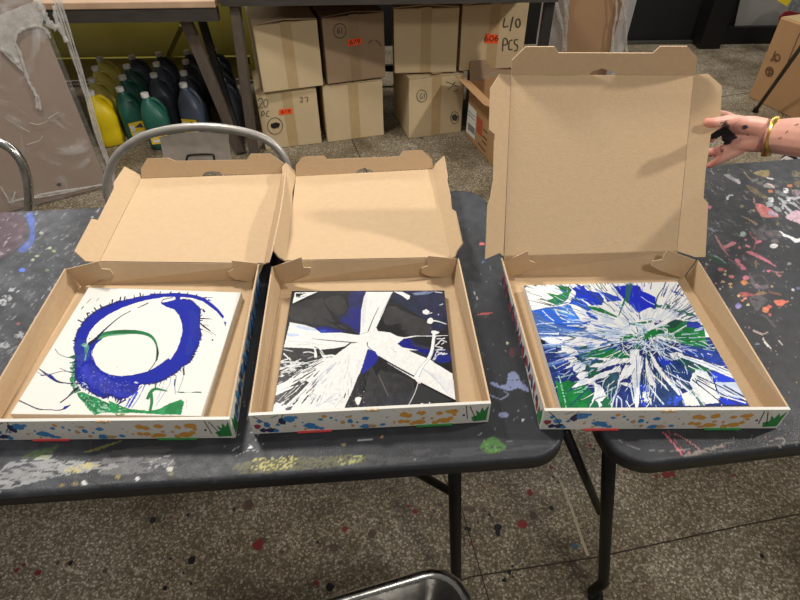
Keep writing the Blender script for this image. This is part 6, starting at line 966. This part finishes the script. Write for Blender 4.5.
md = arm.modifiers.new('m', 'REMESH'); md.mode = 'VOXEL'; md.voxel_size = .0022; md.use_smooth_shade = True
sm = arm.modifiers.new('s', 'SMOOTH'); sm.iterations = 4; sm.factor = .5
me = bpy.data.meshes.new_from_object(arm.evaluated_get(bpy.context.evaluated_depsgraph_get())); arm.modifiers.clear(); arm.data = me
me.polygons.foreach_set('use_smooth', np.ones(len(me.polygons), dtype=bool))
co = np.empty(len(me.vertices)*3); me.vertices.foreach_get('co', co); Wv = co.reshape(-1, 3)+ORG[root][None]
p = Painter(Wv, (226, 170, 152)); hx = lambda pts: [(700+x/7.5, 100+y/7.5) for x, y in pts]
front = Wv[:, 1] < yF+.06
p.C *= (1+.10*(fbm(p.X/6, p.Y/6, 3)-.5))[:, None]; p.poly([(700, 110), (712, 110), (716, 128), (704, 130)], (222, 132, 112), sm=2, a=.5); p.poly([(700, 145), (722, 140), (722, 158), (704, 170)], (214, 122, 108), sm=2, a=.45); p.poly(hx([(300, 340), (400, 320), (470, 360), (420, 420), (300, 420)]), (232, 160, 134), sm=3, a=.6)
p.poly(hx([(60, 250), (90, 235), (140, 225), (180, 190), (215, 180), (225, 230), (270, 262), (278, 285), (250, 300), (222, 330), (185, 345), (165, 330), (150, 290), (110, 290), (70, 300)]), (38, 34, 36), wob=.7); p.poly(hx([(150, 170), (225, 150), (220, 185), (170, 205)]), (84, 70, 66), wob=.7, noise=(.4, 2, 2, 4)); p.poly(hx([(315, 200), (335, 185), (362, 195), (350, 215), (320, 225)]), (52, 56, 76), sm=2)
p.dot(700+358/7.5, 100+262/7.5, .9, (110, 60, 70)); p.poly(hx([(150, 340), (180, 345), (170, 400), (155, 390)]), (110, 66, 64), noise=(.4, 1.5, 1.5, 5))
z12 = lambda pts: [(760+x/10, 120+y/10) for x, y in pts]
for q in ([(190, 190), (215, 172)], [(258, 130), (280, 108)], [(350, 55), (385, 38)]): p.stroke(z12(q), [1.2, 1.6, 1], (130, 74, 66))
for q in ([(240, 210), (270, 170), (300, 150)], [(250, 300), (300, 330)], [(480, 300), (440, 330)], [(255, 210), (300, 200), (345, 230)], [(265, 330), (300, 300), (320, 270)]): p.stroke(hx(q), .7, (190, 122, 108), a=.7)
p.apply(me)
GOLD = mat('polished_gold', (214, 176, 96), .3, metal=1)
b = MB(); c0 = hp_((771, 136.5), -.011); axd = nrm(hp_((778, 136.5), -.01)-hp_((764, 136), 0)); axd = nrm(axd+V(-.0, 0, -.0)); u = nrm(np.cross(axd, V(0, 1, 0))); w_ = np.cross(axd, u); n = 40; vs = []
for r_, o_ in ((.0375, -.009), (.0398, -.0085), (.0402, 0), (.0398, .0085), (.0375, .009)):
    vs += [c0+axd*(o_-.004*math.sin(a))+u*r_*math.cos(a)*1.0+w_*r_*math.sin(a)*.98 for a in [2*math.pi*k/n for k in range(n)]]
b.add(vs, [(i*n+k, i*n+(k+1) % n, ((i+1) % 5)*n+(k+1) % n, ((i+1) % 5)*n+k) for i in range(5) for k in range(n)]); b.build('bracelet', [GOLD], root, True)['label'] = 'gold band bracelet'
b = MB(); b.tube(spline([hp_((866, 144), -.235), sh, sh+V(.06, .05, .06), V(1.22, 1.16, 1.28), V(1.44, 1.57, 1.40)], 4), [.056]*4+[.060]*8+[.072]*5, 18); b.tube([V(1.6, 1.69, .93), V(1.6, 1.69, .96), V(1.6, 1.66, 1.15), V(1.6, 1.66, 1.36), V(1.6, 1.65, 1.43), V(1.6, 1.64, 1.45)], [.15, .165, .16, .178, .13, .09], 24); b.build('dark_top', [mat('dark_cloth', (44, 44, 48), .9)], root, True)
b = MB(); b.tube([V(1.57, 1.61, 1.60), V(1.57, 1.61, 1.64), V(1.57, 1.61, 1.70), V(1.57, 1.61, 1.735)], [.07, .086, .078, .03], 20); b.tube([V(1.57, 1.67, 1.70), V(1.57, 1.69, 1.6), V(1.58, 1.69, 1.46)], [.05, .06, .04], 16); b.build('hair', [mat('dark_brown_hair', (48, 34, 26), .7)], root, True)
STR = bpy.data.materials.new('black_white_striped_cloth'); STR.use_nodes = True; nt = STR.node_tree; N = nt.nodes; wv = N.new('ShaderNodeTexWave'); wv.inputs['Scale'].default_value = 26; wv.inputs['Distortion'].default_value = .4; wv.bands_direction = 'X'; tc = N.new('ShaderNodeTexCoord'); mp = N.new('ShaderNodeMapping'); mp.inputs['Rotation'].default_value = (0, .35, 0); nt.links.new(tc.outputs['Object'], mp.inputs[0]); nt.links.new(mp.outputs[0], wv.inputs['Vector'])
cr_ = N.new('ShaderNodeValToRGB'); cr_.color_ramp.elements[0].position = .5; cr_.color_ramp.elements[0].color = (.012, .012, .014, 1); cr_.color_ramp.elements[1].position = .62; cr_.color_ramp.elements[1].color = (.7, .7, .7, 1); nt.links.new(wv.outputs[0], cr_.inputs[0]); nt.links.new(cr_.outputs[0], N['Principled BSDF'].inputs['Base Color'])
e0 = ay((792, 160), 1.62); b = MB(); b.tube(spline([V(1.55, 1.71, .98), V(e0[0]+.19, 1.62, .86), V(e0[0]+.13, 1.66, .5), V(e0[0]+.14, 1.68, .02)], 5), [.14]*6+[.12]*5+[.08]*5, 20); b.tube([V(1.62, 1.71, .98), V(1.68, 1.71, .5), V(1.68, 1.71, .02)], [.14, .1, .08], 20); b.build('trousers', [STR], root, True)
# foot at the lower right corner
s0 = az((800, 590), .03); root = thing('shoe', 'black shoe with white edge at the lower right corner of the photo', 'shoe', V(s0[0]+.1, s0[1]-.02, 0))
def sole(z, k): return [V(s0[0]+.13+.145*math.cos(a)*k, s0[1]-.06+.052*math.sin(a)*k*(1+.15*math.cos(a)), z) for a in [2*math.pi*i/28 for i in range(28)]]
b = MB(); rr_ = [sole(0, .96), sole(.012, 1), sole(.028, .99)]; b.add([v for r_ in rr_ for v in r_], [(i*28+k, i*28+(k+1) % 28, (i+1)*28+(k+1) % 28, (i+1)*28+k) for i in range(2) for k in range(28)]+[tuple(range(27, -1, -1)), tuple(56+k for k in range(28))]); b.build('sole', [mat('white_rubber', (226, 224, 218), .5)], root, True)
b = MB(); rr_ = [sole(.026, .97), sole(.05, .93), sole(.08, .75), sole(.10, .45), sole(.108, .1)]; b.add([v for r_ in rr_ for v in r_], [(i*28+k, i*28+(k+1) % 28, (i+1)*28+(k+1) % 28, (i+1)*28+k) for i in range(4) for k in range(28)]+[tuple(range(27, -1, -1)), tuple(112+k for k in range(28))]); b.build('upper', [mat('black_canvas_shoe', (18, 18, 20), .8)], root, True)
# ------------------------------------------------------------------ light
def area(name, loc, tgt, sz, e, col):
    l = bpy.data.lights.new(name, 'AREA'); l.size = sz; l.energy = e; l.color = col; l.shape = 'SQUARE'
    o = bpy.data.objects.new(name, l); COL.objects.link(o); o.location = loc; d = Vector(tgt)-Vector(loc); o.rotation_euler = d.to_track_quat('-Z', 'Y').to_euler(); return o
area('ceiling_lamp_back', (-1.0, 1.85, 2.9), (-.2, .9, .7), .35, 56, (1, .95, .88))
area('ceiling_lamp_right', (2.6, 1.3, 2.85), (.4, 1.0, .8), .14, 66, (1, .94, .86))
area('ceiling_lamp_front', (.7, -.75, 2.9), (.4, 1.2, .4), .3, 24, (1, .95, .88))
l_ = area('added_glare_row', (0, 4.3, 2.75), (0, 2.6, 0), 1, 100, (1, .96, .90)); l_.data.shape = 'RECTANGLE'; l_.data.size = 8; l_.data.size_y = .5  # added light strip, no known fixture; puts glare on the far table tops
w = bpy.data.worlds.new('room_light'); w.use_nodes = True; SC.world = w
w.node_tree.nodes['Background'].inputs[0].default_value = (1, .95, .88, 1); w.node_tree.nodes['Background'].inputs[1].default_value = .22
SC.view_settings.view_transform = 'Standard'; SC.view_settings.look = 'None'; SC.view_settings.gamma = 1; SC.view_settings.use_curve_mapping = False
SC.view_settings.exposure = -.05
